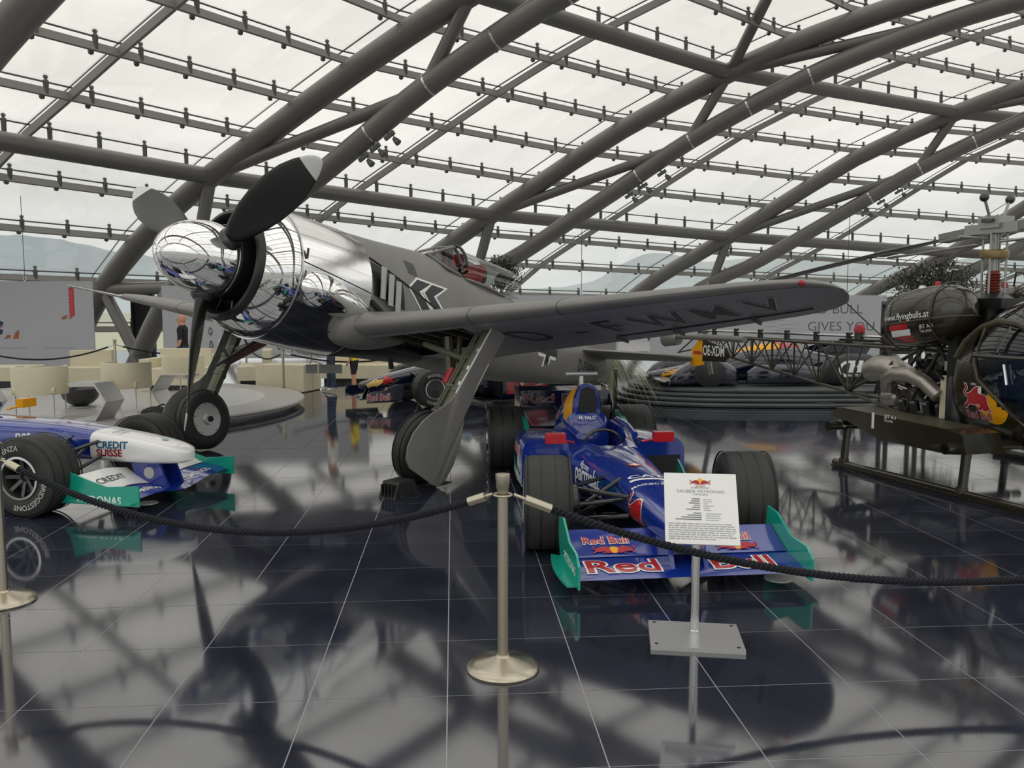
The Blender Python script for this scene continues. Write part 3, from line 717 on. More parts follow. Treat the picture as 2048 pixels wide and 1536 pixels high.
def f1(label, mtx, P, name='racing_car', group=None):
    car = thing(name, label, 'racing car', mtx=mtx, group=group)
    body = P['body']; fr = P.get('front_r', .33); ws = P.get('steer', 0)
    # ---- nose and tub
    NT = P['nose']; x0 = NT[0][0]; xs = P.get('split', x0+.02)
    allx = [NT[-1][0]+(x0-NT[-1][0])*k/44 for k in range(45)]
    tbl = sorted([tuple(q[:4]) for q in NT])
    ee = P.get('sq', 2.7)
    def sec(x): hw, zt, zb = crom(x, tbl); return oval(x, hw, zt, zb, 36, ee)
    fx = [x for x in allx if x >= xs]; bx_ = [x for x in allx if x <= xs]
    if len(fx) > 1:
        nose = B().loft([sec(x) for x in ([xs]+fx if fx[0] > xs+.005 else fx)]).ob('nose_cone', P['nose_mat'], car)
    else: nose = None
    tub = B().loft([sec(x) for x in (bx_+[xs] if bx_[-1] < xs-.005 and len(fx) > 1 else bx_)]).ob('front_tub', body, car)
    # ---- cockpit with a real opening
    xa, xb = NT[-1][0], -2.12; ht = NT[-1][2]; secs = []
    for k in range(17):
        x = lerp(xa, xb, k/16); t = k/16
        hw = lerp(NT[-1][1], .37, min(1, t*2.5)); zt = ht+.10*min(1, t*1.6)**1.5; ow = .245*math.sin(math.pi*min(.5, t*.9+.02))**.55*(1 if t < .8 else 1)
        arc = []
        for q in range(21):
            a = math.pi*.5-rad(8)*0-(2*math.pi)*q/20*0
        ov = oval(x, hw, zt, .05, 40, 3.0)
        right = [p for p in ov if not (p.z > zt-.09 and abs(p.y) < ow)]
        pts = []
        for q in range(29):           # from +y opening edge down round the bottom to -y opening edge
            a = rad(62)-rad(304)*q/28; c, s_ = math.cos(a), math.sin(a); cz = (zt+.05)/2
            pts.append(V((x, (abs(c)**(2/3.2))*(1 if c > 0 else -1)*hw, cz+(abs(s_)**(2/3.2))*(1 if s_ > 0 else -1)*(zt-.05)/2)))
        pts = [V((x, ow, zt-.005))]+pts+[V((x, -ow, zt-.005)), V((x, -ow*.92, zt-.32)), V((x, ow*.92, zt-.32))]
        secs.append(pts)
    tubc = B().loft(secs).ob('cockpit_tub', body, car)
    B().add([(xa-.02, .22, ht-.20), (xa-.02, -.22, ht-.20), (xb, -.24, ht-.20), (xb, .24, ht-.20)], [(0, 1, 2, 3)]).ob('cockpit_floor', 'deep_black', car, smooth=0)
    B().tube([(xa-.26, .16*math.cos(a), ht-.02+.12*math.sin(a)) for a in [2*math.pi*k/20 for k in range(20)]], .014, 8, closed=True).ob('steering_wheel', 'dark_metal', car)
    B().loft([oval(x, hw, zt, ht-.2, 20, 3) for x, hw, zt in ((-2.02, .20, ht+.06), (-2.10, .21, ht+.19), (-2.16, .20, ht+.19))]).ob('headrest', P.get('head', body), car)
    B().loft([oval(x, .03, z+.025, z-.03, 10, 2, cy=y) for x, y, z in ((-1.25, .245, ht+.075), (-1.6, .275, ht+.105), (-1.95, .255, ht+.12))]).ob('cockpit_rim', body, car)
    B().loft([oval(x, .03, z+.025, z-.03, 10, 2, cy=-y) for x, y, z in ((-1.25, .245, ht+.075), (-1.6, .275, ht+.105), (-1.95, .255, ht+.12))]).ob('cockpit_rim', body, car)
    # ---- airbox and engine cover
    EC = [(-3.30, .06, .46, .20), (-2.95, .17, .60, .15), (-2.6, .23, .80, .12), (-2.35, .20, .93, .10), (-2.16, .155, .98, .30), (-2.08, .125, .975, .50)]
    cov = B().loft([oval(x, *crom(x, EC), 30, 2.3) for x in [-3.30+1.22*k/26 for k in range(27)]]).ob('engine_cover', P.get('cover', body), car)
    B().prism([(-.085, .70), (.085, .70), (.09, .80), (.065, .925), (.0, .95), (-.065, .925), (-.09, .80)], lambda u, v, w_: (-2.085+.03*(v-.8)+w_, u, v), 0, .014).ob('air_intake', 'deep_black', car)
    cam_ = B().obox((-2.42, 0, .98), (.06, .035, .14)).ob('camera_mast', 'car_white', car)
    B().tube([(-2.40, -.16, 1.05), (-2.40, .16, 1.05)], .026, 12).ob('camera_pod', 'silver_paint', cam_)
    # ---- side pods
    for s in (1, -1):
        SP = [(-3.05, .30, .14, .36, .06), (-2.7, .38, .22, .46, .05), (-2.2, .46, .24, .53, .05), (-1.75, .50, .235, .555, .05), (-1.42, .51, .225, .56, .06), (-1.36, .51, .222, .555, .07)]
        def pod(x, lowcut=None):
            cy, hw, zt, zb = crom(x, SP); return oval(x, hw, zt, zb, 32, 4.2, cy=cy*s)
        pd = B().loft([pod(x) for x in [-3.05+1.69*k/22 for k in range(23)]]).ob('side_pod', P.get('pod', body), car)
        B().prism([(-.17, .12), (.17, .12), (.18, .40), (-.18, .40)], lambda u, v, w_: (-1.352+w_, .51*s+u, v), 0, .004).ob('pod_inlet', 'deep_black', pd)
        if P.get('pod_low'):
            pb = bvh_of(pd)
            decal('pod_lower_panel', polyflat([(0, 0), (1.3, 0), (1.3, .14), (.5, .24), (0, .12)] if s > 0 else [(0, 0), (-1.3, 0), (-1.3, .14), (-.5, .24), (0, .12)]), P['pod_low'], pd, (-1.40, .9*s, .09), (-s*1, 0, 0), (0, 0, 1), pb, .004, step=.15)
            B().prism([(-1.02, .06), (-.35, .05), (-.55, .36), (-.95, .42)], lambda u, v, w_: (u-.10, s*(.47+.16*(u+.35)*-1+w_), v), 0, .012).ob('barge_board', P['pod_low'], car)
        mi = B().obox((-1.16, .47*s, ht+.07), (.08, .17, .085)).ob('mirror', P.get('mirror', body), car)
        B().tube([(-1.22, .30*s, ht+.02), (-1.17, .42*s, ht+.05)], .011, 6).ob('mirror_stalk', P.get('mirror', body), mi)
        B().box(-1.215, -1.205, min(.40*s, .54*s), max(.40*s, .54*s), ht+.04, ht+.10).ob('mirror_glass', 'chrome', mi, smooth=0)
        B().box(-3.0, -1.0, min(.08*s, .66*s), max(.08*s, .66*s), .045, .062).ob('floor_tray', 'carbon', car, smooth=0)
        # winglet in front of the rear wheel
        B().prism([(-2.35, .50), (-2.85, .56), (-3.05, .72), (-2.95, .74), (-2.6, .62), (-2.35, .56)], lambda u, v, w_: (u, s*(.50+w_), v-.12), 0, .05).ob('flip_up', P.get('flip', 'carbon'), car)
    # ---- front wing
    W = P['wing']; hx = W['x']; hs = W.get('span', .70); z0 = W['z']; sp = W.get('spoon', 0)
    def plate(xa_, xb_, za, zb_, ya, yb, th_, n=14):
        rows = []
        for k in range(n+1):
            y = lerp(ya, yb, k/n); dip = -sp*math.cos(min(1, abs(y)/.42)*math.pi/2)**2
            rows.append([V((lerp(xa_, xb_, t), y, lerp(za, zb_, t**1.4)+dip+th_*math.sin(math.pi*min(1, t*1.1+.02))*sg)) for t, sg in ((0, 0), (.12, 1), (.35, 1), (.7, .8), (1, .0), (.7, -.4), (.35, -.5), (.12, -.6))])
        return B().loft(rows)
    main = plate(hx+.24, hx-.04, z0, z0+.05, -hs, hs, .018).ob('wing_main_plane', W['main'], car)
    flaps = []
    for s in (1, -1):
        fl_ = plate(hx-.03, hx-.27, z0+.055, z0+.055+W.get('rise', .11), .10*s, (hs-.005)*s, .012).ob('wing_flap', W['flap'], car); flaps.append(fl_)
        e = W['end']
        out = W.get('outline') or [(.30, -.035), (.30, .10), (.22, .155), (0, .16), (-.20, .26), (-.34, .27), (-.36, .12), (-.30, -.035)]
        ep = B().prism(out, lambda u, v, w_: (hx+u, s*(hs+w_), z0+v), 0, .014).ob('wing_endplate', e, car)
        secs = []
        for k in range(9):
            t = k/8; x = hx+.26-.58*t; o_ = .10*math.sin(math.pi*min(1, .25+t*.5))
            secs.append([V((x, s*hs, z0-.03)), V((x, s*(hs+o_), z0-.03+.015*t)), V((x, s*(hs+o_), z0-.018+.015*t)), V((x, s*hs, z0-.018))])
        B().loft(secs).ob('endplate_foot', e, ep)
        nx = hx+.02
        B().prism([(.14, 0), (-.16, 0), (-.24, W['pyl']), (.04, W['pyl'])], lambda u, v, w_: (nx+u, s*(.105+w_), z0+.02-sp+v), -.014, .014).ob('wing_pylon', W.get('pmat', body), car)
    # ---- rear wing
    R = P.get('rear', {}); rm = R.get('mat', body); re = R.get('end', body)
    rw = []
    for xa_, xb_, za, zb_ in ((-3.30, -3.56, .63, .69), (-3.52, -3.70, .70, .81)):
        rows = [[V((lerp(xa_, xb_, t), y, lerp(za, zb_, t**1.5)+.016*q)) for t, q in ((0, 0), (.15, 1), (.5, 1), (1, 0), (.5, -1), (.15, -1))] for y in (-.5, 0, .5)]
        rw.append(B().loft(rows).ob('rear_wing_plane', rm, car))
    B().box(-3.60, -3.38, -.5, .5, .33, .35).ob('lower_rear_plane', rm, car, smooth=0)
    B().obox((-3.705, 0, .75), (.012, 1.0, .10)).ob('rear_wing_flap_face', rm, car)
    B().obox((-3.31, 0, .71), (.012, 1.0, .17)).ob('rear_wing_face', rm, car) if R.get('face') else None
    for s in (1, -1):
        B().prism([(-3.22, .60), (-3.24, .74), (-3.50, .83), (-3.74, .83), (-3.74, .30), (-3.42, .28), (-3.30, .42)], lambda u, v, w_: (u, s*(.5+w_), v), 0, .016).ob('rear_wing_endplate', re, car)
    B().box(-3.55, -3.2, -.05, .05, .18, .42).ob('gearbox', 'carbon', car)
    # ---- wheels and suspension
    ft = P.get('ftrack', .72); rt = P.get('rtrack', .70)
    for s in (1, -1):
        lt = P.get('letters', LET)
        wheel(car, (0, ft*s, fr), fr, .335, s, ws, lt, P.get('rim', 'dark_metal'), P.get('wcover'))
        wheel(car, (-3.02, rt*s, fr), fr, .38, s, 0, lt, P.get('rim', 'dark_metal'), P.get('wcover'))
        hw, zt, zb = crom(0, tbl)
        for a, b_ in (((.22, hw*.9, zb+.06), (0, ft-.16, .20)), ((-.42, hw, zb+.02), (-.02, ft-.16, .20)), ((.20, hw*.9, zt-.10), (0, ft-.16, .43)), ((-.40, hw, zt-.08), (-.02, ft-.16, .43)), ((-.10, hw*.8, zt-.03), (-.02, ft-.17, .24)), ((.10, hw, (zt+zb)/2), (.10, ft-.16, .33))):
            B().tube([(a[0], a[1]*s, a[2]), (b_[0], b_[1]*s, b_[2])], .016, 8).ob('suspension_arm', P.get('arm', 'carbon'), car)
        B().lathe([(.10, -.08), (.13, -.06), (.13, .05), (.08, .07)], 20, (0, (ft-.14)*s, fr), (0, s, 0)).ob('brake_duct', 'carbon', car)
        for a, b_ in (((-2.75, .16*s, .2), (-3.0, (rt-.17)*s, .2)), ((-3.2, .10*s, .2), (-3.04, (rt-.17)*s, .2)), ((-2.8, .14*s, .42), (-3.0, (rt-.17)*s, .42)), ((-3.2, .08*s, .40), (-3.02, (rt-.17)*s, .42))):
            B().tube([a, b_], .017, 8).ob('suspension_arm', 'carbon', car)
    return dict(car=car, nose=nose, tub=tub, tubc=tubc, main=main, flaps=flaps, cover=cov)
def heading(fx, fy, ox, oy, oz=0):
    f_ = V((fx, fy, 0)).normalized(); l_ = V((-f_.y, f_.x, 0)); m = Matrix((f_, l_, V((0, 0, 1)))).transposed().to_4x4(); m.translation = (ox, oy, oz); return m
# ---------------------------------------------------------------- blue car in the middle
c1 = f1('blue and green open-wheel racing car with red-lettered front wing, nose towards the rope', heading(.113, -.9936, .965, 5.74), dict(
    body='car_blue', nose_mat='car_blue', head='car_blue', mirror='red_paint', pod_low='car_green', flip='car_green', steer=rad(-7),
    nose=[(1.04, .035, .345, .28), (1.0, .085, .38, .25), (.85, .125, .405, .23), (.5, .165, .445, .22), (0, .205, .495, .21), (-.45, .25, .52, .18), (-.85, .31, .53, .12), (-1.15, .36, .53, .06)],
    wing=dict(x=.80, z=.105, main='car_blue', flap='car_blue', end='car_green', pyl=.17, span=.70),
    rear=dict(mat='car_navy', end='car_navy', face=True), rim='dark_metal', letters=LET))
k = c1; tb = bvh_of(k['tub'], k['tubc'])
RS = V((0, -1, 0))
def oncar(car, txt, o, u, v, size, m='white_paint', surf=None, rim=None, sx=1, step=.04, bold=.012, lift=.004, align='LEFT', reach=.6, rimw=.045): return lettering(txt, m, car, o, u, v, size, surf, lift, rim, bold, sx, align, step, 0, reach, rimw)
oncar(k['tub'], 'parmalat', (-.98, -.5, .30), (1, 0, 0), (0, 0, 1), .19, surf=tb, sx=.82, bold=.02)
oncar(k['tub'], 'fkg.com', (-.90, -.40, .50), (1, 0, 0), (0, .9, 1), .065, surf=tb)
oncar(k['tub'], 'BRASTEMP', (-.80, -.5, .22), (1, 0, 0), (0, 0, 1), .075, surf=tb, bold=.02)
oncar(k['tub'], 'MALAYSIA', (-1.9, -.9, .40), (1, 0, 0), (0, 0, 1), .10, 'red_paint', surf=bvh_of([c for c in k['car'].children if c.name.startswith('side_pod')][1]), rim='white_paint')
oncar(k['tub'], 'PETRONAS', (-2.0, -.9, .14), (1, 0, 0), (0, 0, 1), .13, 'white_paint', surf=bvh_of([c for c in k['car'].children if c.name.startswith('side_pod')][1]), bold=.02)
oncar(k['tub'], 'CATIA', (.02, -.14, .51), (0, 1, 0), (-1, 0, .25), .085, surf=tb, sx=1.6, bold=.02)
decal('lettering_bar', polyflat([(0, 0), (.26, 0), (.26, .035), (0, .035)]), 'white_paint', k['tub'], (.08, -.14, .50), (0, 1, 0), (-1, 0, .25), tb, .004, .6, .04)
oncar(k['tub'], 'MAGNETI MARELLI', (.20, -.16, .49), (0, 1, 0), (-1, 0, .25), .045, surf=tb, bold=.02)
decal('emblem_disc', polyflat(circle(0, 0, .055)), 'red_paint', k['tub'], (-.33, 0, .53), (0, 1, 0), (-1, 0, .25), tb, .004, .6, .05)
decal('emblem_cross', polyflat([(-.012, -.035), (.012, -.035), (.012, -.012), (.035, -.012), (.035, .012), (.012, .012), (.012, .035), (-.012, .035), (-.012, .012), (-.035, .012), (-.035, -.012), (-.012, -.012)]), 'white_paint', k['tub'], (-.33, 0, .53), (0, 1, 0), (-1, 0, .25), tb, .007, .6, .05)
bull(None, k['tub'], (.36, -.4, .33), (1, 0, 0), (0, 0, 1), .30, tb, .004, step=.04, reach=.6)
eb = bvh_of(k['cover'])
lettering('Red Bull', 'red_paint', k['tubc'], (-2.05, -.5, .50), (1, 0, 0), (0, .8, 1), .13, bvh_of(k['tubc'], k['cover']), .004, 'white_paint', step=.04, reach=.5, sx=.8)
for s in (1, -1):
    decal('emblem_sun', polyflat([(p[0]*s, p[1]) for p in ((-.02, .0), (.18, .02), (.24, .16), (.22, .33), (.12, .385), (.0, .37))]), 'yellow_paint', k['cover'], (-2.13, .5*s, .58), (-s, 0, 0), (0, 0, 1), eb, .004, .6, .04)
    oncar(k['cover'], 'Red Bull', (-2.80 if s < 0 else -2.36, .5*s, .52), (-s, 0, .25 if s < 0 else -.25), (0, 0, 1), .10, 'red_paint', surf=eb, rim='white_paint')
oncar(k['car'], 'M. SALO', (-2.02, -.10, .635), (0, 1, 0), (-.5, 0, 1), .045, surf=None, lift=.022)
for fl_, y0 in ((k['flaps'][1], -.60), (k['flaps'][0], .20)):
    sb = bvh_of(fl_)
    oncar(fl_, 'Red Bull', (.665, y0, .22), (0, 1, 0), (-1, 0, .3), .095, 'red_paint', surf=sb, rim='white_paint', sx=.95, reach=.9)
    decal('emblem_sun', polyflat(circle(0, 0, .036, ry=.03)), 'yellow_paint', fl_, (.72, y0+.19, .20), (0, 1, 0), (-1, 0, .3), sb, .004, .9, .03)
    for q, fp in ((-.075, False), (.075, True)):
        pl = [((-x if fp else x)*.13, y*.10) for x, y in BULL]
        decal('emblem_bull', polyflat(pl), 'red_bright', fl_, (.72, y0+.19+q, .20), (0, 1, 0), (-1, 0, .3), sb, .007, .9, .03)
mb_ = bvh_of(k['main'])
oncar(k['main'], 'Red', (.975, -.64, .135), (0, 1, 0), (-1, 0, .25), .22, 'red_paint', surf=mb_, rim='white_paint', sx=1.35, reach=.9, step=.05)
oncar(k['main'], 'Bull', (.975, .14, .135), (0, 1, 0), (-1, 0, .25), .22, 'red_paint', surf=mb_, rim='white_paint', sx=1.25, reach=.9, step=.05)
oncar(k['car'], 'PETRONAS', (.66, -.716, .13), (1, 0, 0), (0, 0, 1), .075, surf=None, lift=.0, bold=.02)
oncar(k['car'], 'Red Bull', (-3.30, -.47, .66), (0, 1, 0), (0, 0, 1), .14, 'maroon_dark', surf=None, rim='marking_line', sx=1.6, lift=.01, rimw=.018)
# ---------------------------------------------------------------- blue and white car on the left
c2 = f1('blue racing car with white nose cone and green wing endplates beside the far airplane wheel', heading(.977, -.212, -3.79, 7.33), dict(
    body='car_blue', nose_mat='car_white', split=.12, mirror='yellow_paint', flip='carbon', steer=0, sq=4,
    nose=[(.98, .04, .44, .36), (.95, .11, .465, .345), (.8, .165, .515, .335), (.5, .195, .57, .335), (.12, .215, .62, .345), (-.3, .235, .665, .33), (-.8, .27, .69, .16), (-1.15, .34, .70, .06)],
    wing=dict(x=.66, z=.15, main='car_blue', flap='car_white', end='car_green', pyl=.25, span=.69, spoon=.05, rise=.13, outline=[(.30, -.05), (.30, .12), (.0, .10), (-.20, .16), (-.40, .23), (-.42, -.05)]),
    rear=dict(mat='car_blue', end='car_blue'), rim='dark_metal', letters=(('BRIDGESTONE', rad(305), .06), ('POTENZA', rad(120), .06))))
k = c2; nb = bvh_of(k['nose']); tb = bvh_of(k['tub'], k['tubc'])
mat('teal_ink', (.01, .10, .20), .4); mat('maroon_ink', (.25, .01, .015), .4)
oncar(k['nose'], 'CREDIT', (.18, -.4, .475), (1, 0, 0), (0, 0, 1), .088, 'teal_ink', surf=nb, bold=.025)
oncar(k['nose'], 'SUISSE', (.18, -.4, .405), (1, 0, 0), (0, 0, 1), .088, 'maroon_ink', surf=nb, bold=.025)
oncar(k['nose'], 'CREDIT', (.30, -.12, .62), (0, 1, 0), (-1, 0, .2), .05, 'ink_light', surf=nb); oncar(k['nose'], 'SUISSE', (.36, -.12, .60), (0, 1, 0), (-1, 0, .2), .05, 'ink_light', surf=nb)
decal('emblem_disc', polyflat(circle(0, 0, .03)), 'car_green', k['nose'], (.72, 0, .54), (0, 1, 0), (-1, 0, .2), nb, .004, .6, .04)
oncar(k['tub'], 'net', (-.62, -.5, .53), (1, 0, 0), (0, 0, 1), .12, surf=tb)
for s in (1, -1):
    decal('emblem_disc', polyflat(circle(0, 0, .052)), 'tyre_white', k['car'], (.63, s*.122, .255), (-s, 0, 0), (0, 0, 1), None, .0)
    fan = [(0, 0), (.05, -.005), (.14, .075), (.07, .115), (0, .12), (-.06, .105), (-.11, .06)]
    decal('fan_duct', polyflat([(p[0]*1.3*-s, p[1]) for p in fan]), 'car_blue', k['tub'], (-.22, s*.5, .50), (-s, 0, 0), (0, 0, 1), tb, .012, .6, .05)
    B().tube([(-.22, .235*s, .50), (-.30, .40*s, .36)], .028, 8).ob('duct_arm', 'silver_paint', k['car'])
oncar(k['car'], 'PETRONAS', (.38, -.708, .115), (1, 0, 0), (0, 0, 1), .085, surf=None, lift=0, bold=.03)
oncar(k['flaps'][1], 'CREDIT', (.56, -.62, .30), (0, 1, 0), (-1, 0, .4), .10, 'ink_grey', surf=bvh_of(k['flaps'][1]), reach=.9, sx=1)
oncar(k['main'], 'TEMENOS', (.84, .12, .22), (0, 1, 0), (-1, 0, .2), .09, 'white_paint', surf=bvh_of(k['main']), reach=.9); oncar(k['main'], 'TEMENOS', (.84, -.62, .22), (0, 1, 0), (-1, 0, .2), .09, 'white_paint', surf=bvh_of(k['main']), reach=.9)

# ---------------------------------------------------------------- navy car behind the undercarriage
c3 = f1('navy racing car with yellow-tipped nose behind the airplane undercarriage', heading(-.9, -.44, -1.71, 14.75), dict(
    body='car_navy', nose_mat='car_navy', mirror='car_navy', sq=2.6, wcover='dark_metal',
    nose=[(1.10, .03, .40, .33), (1.05, .09, .43, .31), (.8, .14, .50, .31), (.45, .18, .585, .32), (0, .21, .68, .32), (-.4, .24, .72, .26), (-.8, .29, .73, .14), (-1.15, .35, .74, .06)],
    wing=dict(x=.86, z=.16, main='car_navy', flap='car_navy', end='car_navy', pyl=.22, span=.70, spoon=.05, rise=.14),
    rear=dict(mat='car_navy', end='car_navy'), letters=(('BRIDGESTONE', rad(75), .06), ('POTENZA', rad(265), .06))))
k = c3; nb = bvh_of(k['tub'])
mat('nose_yellow', (.75, .52, .16), .35)
decal('emblem_sun', polyflat([(-.02, 0), (.16, .05), (.30, .10), (.30, -.02), (.12, -.10), (0, -.08)]), 'nose_yellow', k['tub'], (.98, .4, .40), (-1, 0, .18), (.18, 0, 1), nb, .004, .6, .04)
bull(None, k['tub'], (.62, .5, .46), (-1, 0, .1), (.1, 0, 1), .22, nb, .006, rim=None, flip=True, step=.04, reach=.7)
oncar(k['car'], 'Red Bull', (1.16, .716, .17), (-1, 0, 0), (0, 0, 1), .15, 'red_bright', surf=None, rim='white_paint', lift=.004, sx=.8)
mat('pale_blue', (.35, .60, .72), .3)
decal('mirror_mark', polyflat([(0, .12), (.06, .05), (.22, 0), (.34, .03), (.32, -.02), (.2, -.05), (.04, .0)]), 'pale_blue', k['tub'], (-.62, .5, .62), (-1, 0, 0), (0, 0, 1), bvh_of(k['tub'], k['tubc']), .006, .7, .05)
# the red bull that covers the flank of the engine cover and side pod
pod3 = [c for c in k['car'].children if c.name.startswith('side_pod')][0]; cb3 = bvh_of(k['cover']); pb3 = bvh_of(pod3)
decal('emblem_bull', polyflat([(0, 0), (.35, .02), (.75, .0), (1.15, .02), (1.35, .10), (1.05, .22), (.6, .36), (.2, .38), (-.02, .28)]), 'red_paint', pod3, (-1.45, 1.1, .16), (-1, 0, 0), (0, 0, 1), pb3, .006, .8, .08)
decal('emblem_bull', polyflat([(0, 0), (.35, -.05), (.9, -.12), (1.0, .02), (.6, .18), (.25, .30), (.02, .2)]), 'red_paint', k['cover'], (-2.2, 1.0, .55), (-1, 0, 0), (0, 0, 1), cb3, .006, .9, .08)
decal('emblem_horn', polyflat(circle(0, 0, .05, 16, .085)), 'white_paint', pod3, (-1.75, 1.1, .40), (-1, 0, 0), (0, 0, 1), pb3, .009, .8, .04)
decal('emblem_stroke', polyflat([(0, 0), (.18, .05), (.36, .02), (.2, .02)]), 'white_paint', pod3, (-2.0, 1.1, .30), (-1, 0, 0), (0, 0, 1), pb3, .009, .8, .04)
# ================================================================ rope barrier in front
def stanchion(p, label, h=.93, s=1.0, group='rope barrier posts'):
    t = thing('stanchion', label, 'stanchion', p, 0, group)
    B().lathe([(.168, 0), (.172, .008), (.165, .018), (.13, .032), (.07, .048), (.036, .06), (.03, .07)], 40).ob('base', 'brass_steel', t)
    B().lathe([(.0255, .05), (.0255, h-.075)], 24).ob('pole', 'brass_steel', t)
    B().lathe([(.027, h-.11), (.027, h-.075), (.030, h-.07), (.035, h-.012), (.034, h-.003), (.0, h)], 24).ob('cap', 'brass_steel', t)
    B().tube([(.042*math.cos(a), .042*math.sin(a), h-.10) for a in [2*math.pi*k/20 for k in range(20)]], .005, 6, closed=True).ob('ring', 'brass_steel', t)
    return t
S1 = ground(8, 1203); S2 = ground(1006, 1336); S3 = V((4.40, 3.95, 0))
stanchion(S2, 'brushed steel rope post in the middle of the foreground floor'); stanchion(S1, 'brushed steel rope post cut by the edge of the picture, beside the left racing car'); stanchion(S3, 'brushed steel rope post holding the far end of the rope beside the helicopter skid')
def rope(a, b, sag, label, h=.83, r=.0185):
    t = thing('barrier_rope', label, 'rope', (0, 0, 0), 0, 'thick twisted barrier ropes')
    d = (b-a); L_ = d.length; d.normalize(); a0 = a+d*.05+V((0, 0, h)); b0 = b-d*.05+V((0, 0, h)); n = int(L_/.006)
    def P(q): return a0.lerp(b0, q)+V((0, 0, -sag*4*q*(1-q)))
    side_ = d.cross(V((0, 0, 1)))
    b_ = B()
    for st in range(3):
        pts = []
        for k in range(n+1):
            q = lerp(.035, .965, k/n); an = 2*math.pi*(k*.006/.080+st/3); u_ = V((0, 0, 1))
            pts.append(P(q)+(side_*math.cos(an)+u_*math.sin(an))*r*.58)
        b_.tube(pts, r*.52, 6)
    b_.ob('cord', 'rope_black', t)
    for q0, q1, q2 in ((.0, .012, .04), (1., .988, .96)):
        B().tube([P(q1), P(q2)], .0215, 14).ob('end_sleeve', 'brass_steel', t)
        B().tube([P(q0), P(q1)], .008, 8).ob('snap_hook', 'brass_steel', t)
    return t
rope(S1, S2, .29, 'dark twisted rope sagging in front of the airplane wheel')
rope(S2, S3, .455, 'dark twisted rope sagging across the blue car front wing')
# ================================================================ information stand
c_ = [ground(1297, 1246), ground(1473, 1253), ground(1490, 1314), ground(1302, 1302)]
cc = sum(c_, V())/4; ux = ((c_[1]-c_[0])+(c_[2]-c_[3])).normalized(); uy = V((-ux.y, ux.x, 0))
sg = thing('information_stand', 'white information sign on a steel post with a square silver foot plate', 'sign stand', cc, math.atan2(ux.y, ux.x))
bw, bd = .46, .34
bp_ = B().box(-bw/2, bw/2, -bd/2, bd/2, 0, .022).ob('foot_plate', 'silver_paint', sg, smooth=0)
for x in (-1, 1):
    for y in (-1, 1): B().lathe([(.009, .022), (.009, .0245), (.004, .025)], 12, (x*(bw/2-.03), y*(bd/2-.03), 0)).ob('screw', 'dark_metal', bp_)
px, py = .0, .03
B().lathe([(.0215, .022), (.0215, .632)], 24, (px, py, 0)).ob('post', 'bright_metal', sg)
B().lathe([(.026, .022), (.026, .035), (.0215, .04)], 24, (px, py, 0)).ob('post_collar', 'bright_metal', sg)
tl = rad(36); pu = V((1, 0, 0)); pv = V((0, math.sin(tl), math.cos(tl))); pn = pu.cross(pv); pc = V((px+.02, py-.005, .675))
pl_ = B().obox(pc, (.365, .385, .010), (pu, pv, pn)).ob('sign_panel', 'paper_white', sg, smooth=0)
o0 = pc+pn*.006
def line(x, y, w_, h_, m='ink_light'):
    decal('print_line', polyflat([(x, y), (x+w_, y), (x+w_, y+h_), (x, y+h_)]), m, pl_, o0, pu, pv, None, .001)
def prnt(txt, x, y, sz, m='ink_grey', sx=1, align='CENTER', bold=.0): lettering(txt, m, pl_, o0+pu*x+pv*y, pu, pv, sz, None, .001, None, bold, sx, align)
decal('emblem_sun', polyflat(circle(.0, .148, .016)), 'gold', pl_, o0, pu, pv, None, .001)
for fp in (False, True):
    decal('emblem_bull', polyflat([((-x if fp else x)*.055+(.026 if fp else -.026), y*.036+.142) for x, y in BULL]), 'red_bright', pl_, o0, pu, pv, None, .0015)
prnt('Red Bull', 0, .117, .014, 'red_paint'); prnt('SAUBER PETRONAS', 0, .107, .0105)
prnt('SAUBER PETRONAS', 0, .083, .024, 'ink_light', 1.15); prnt('C18 M.J. SALO', 0, .070, .012)
random.seed(3)
for k in range(6): w_ = .03+.04*random.random(); line(-.005-w_, .047-.0115*k, w_, .004, 'ink_grey'); line(.012, .045-.0115*k, .02+.04*random.random(), .003)
for k in range(4): w_ = .04+.03*k; line(-w_, -.03-.0115*k, w_, .004, 'ink_grey'); line(.022, -.032-.0115*k, .06+.02*random.random(), .003)
for k in range(8):
    x = -.165
    while x < (.15 if k < 7 else .07):
        w_ = random.uniform(.010, .035); line(x, -.088-.0115*k, min(w_, .165-x), .0042); x += w_+.005
# small things on the floor
def disc(p, r, label):  # thin pale disc lying on the tiles
    tag(B().lathe([(r, 0), (r, .003), (r-.004, .004)], 32, (0, 0, 0)).ob('floor_disc', 'paper_white'), label, 'floor marker', 'white floor discs').location = p
disc(ground(1556, 1157), .085, 'flat white disc on the floor below the right front wheel of the blue car'); disc(ground(296, 1006), .085, 'flat white disc on the floor below the green wing endplate')
ck = thing('wheel_chock', 'black wheel chock with a rope handle beside the covered airplane wheel', 'wheel chock', ground(798, 990), rad(-35))
B().prism([(-.16, 0), (.16, 0), (.10, .14), (-.10, .14)], lambda u, v, w_: (w_, u, v), -.10, .10).ob('block', 'rubber', ck)
for q in (-.06, -.02, .02, .06): B().box(q-.008, q+.008, -.165, -.10, .01, .12).ob('tread_rib', 'deep_black', ck, smooth=0)
B().tube([(.10, -.1, .04), (.2, -.16, .02), (.28, -.05, .02), (.22, .06, .02), (.10, .06, .04)], .009, 6).ob('rope_handle', 'rope_black', ck)
tag(B().box(-.30, .30, -.14, .14, .001, .005).ob('wheel_mat', 'rubber'), 'thin black mat under the covered airplane wheel', 'mat').matrix_world = heading(-.572, -.82, *(pm @ V((-1.97, 1.74, -1.93))).to_2d())
low = thing('floor_box', 'low round black box on the floor in front of the stepped podium', 'floor box', ground(1636, 812))
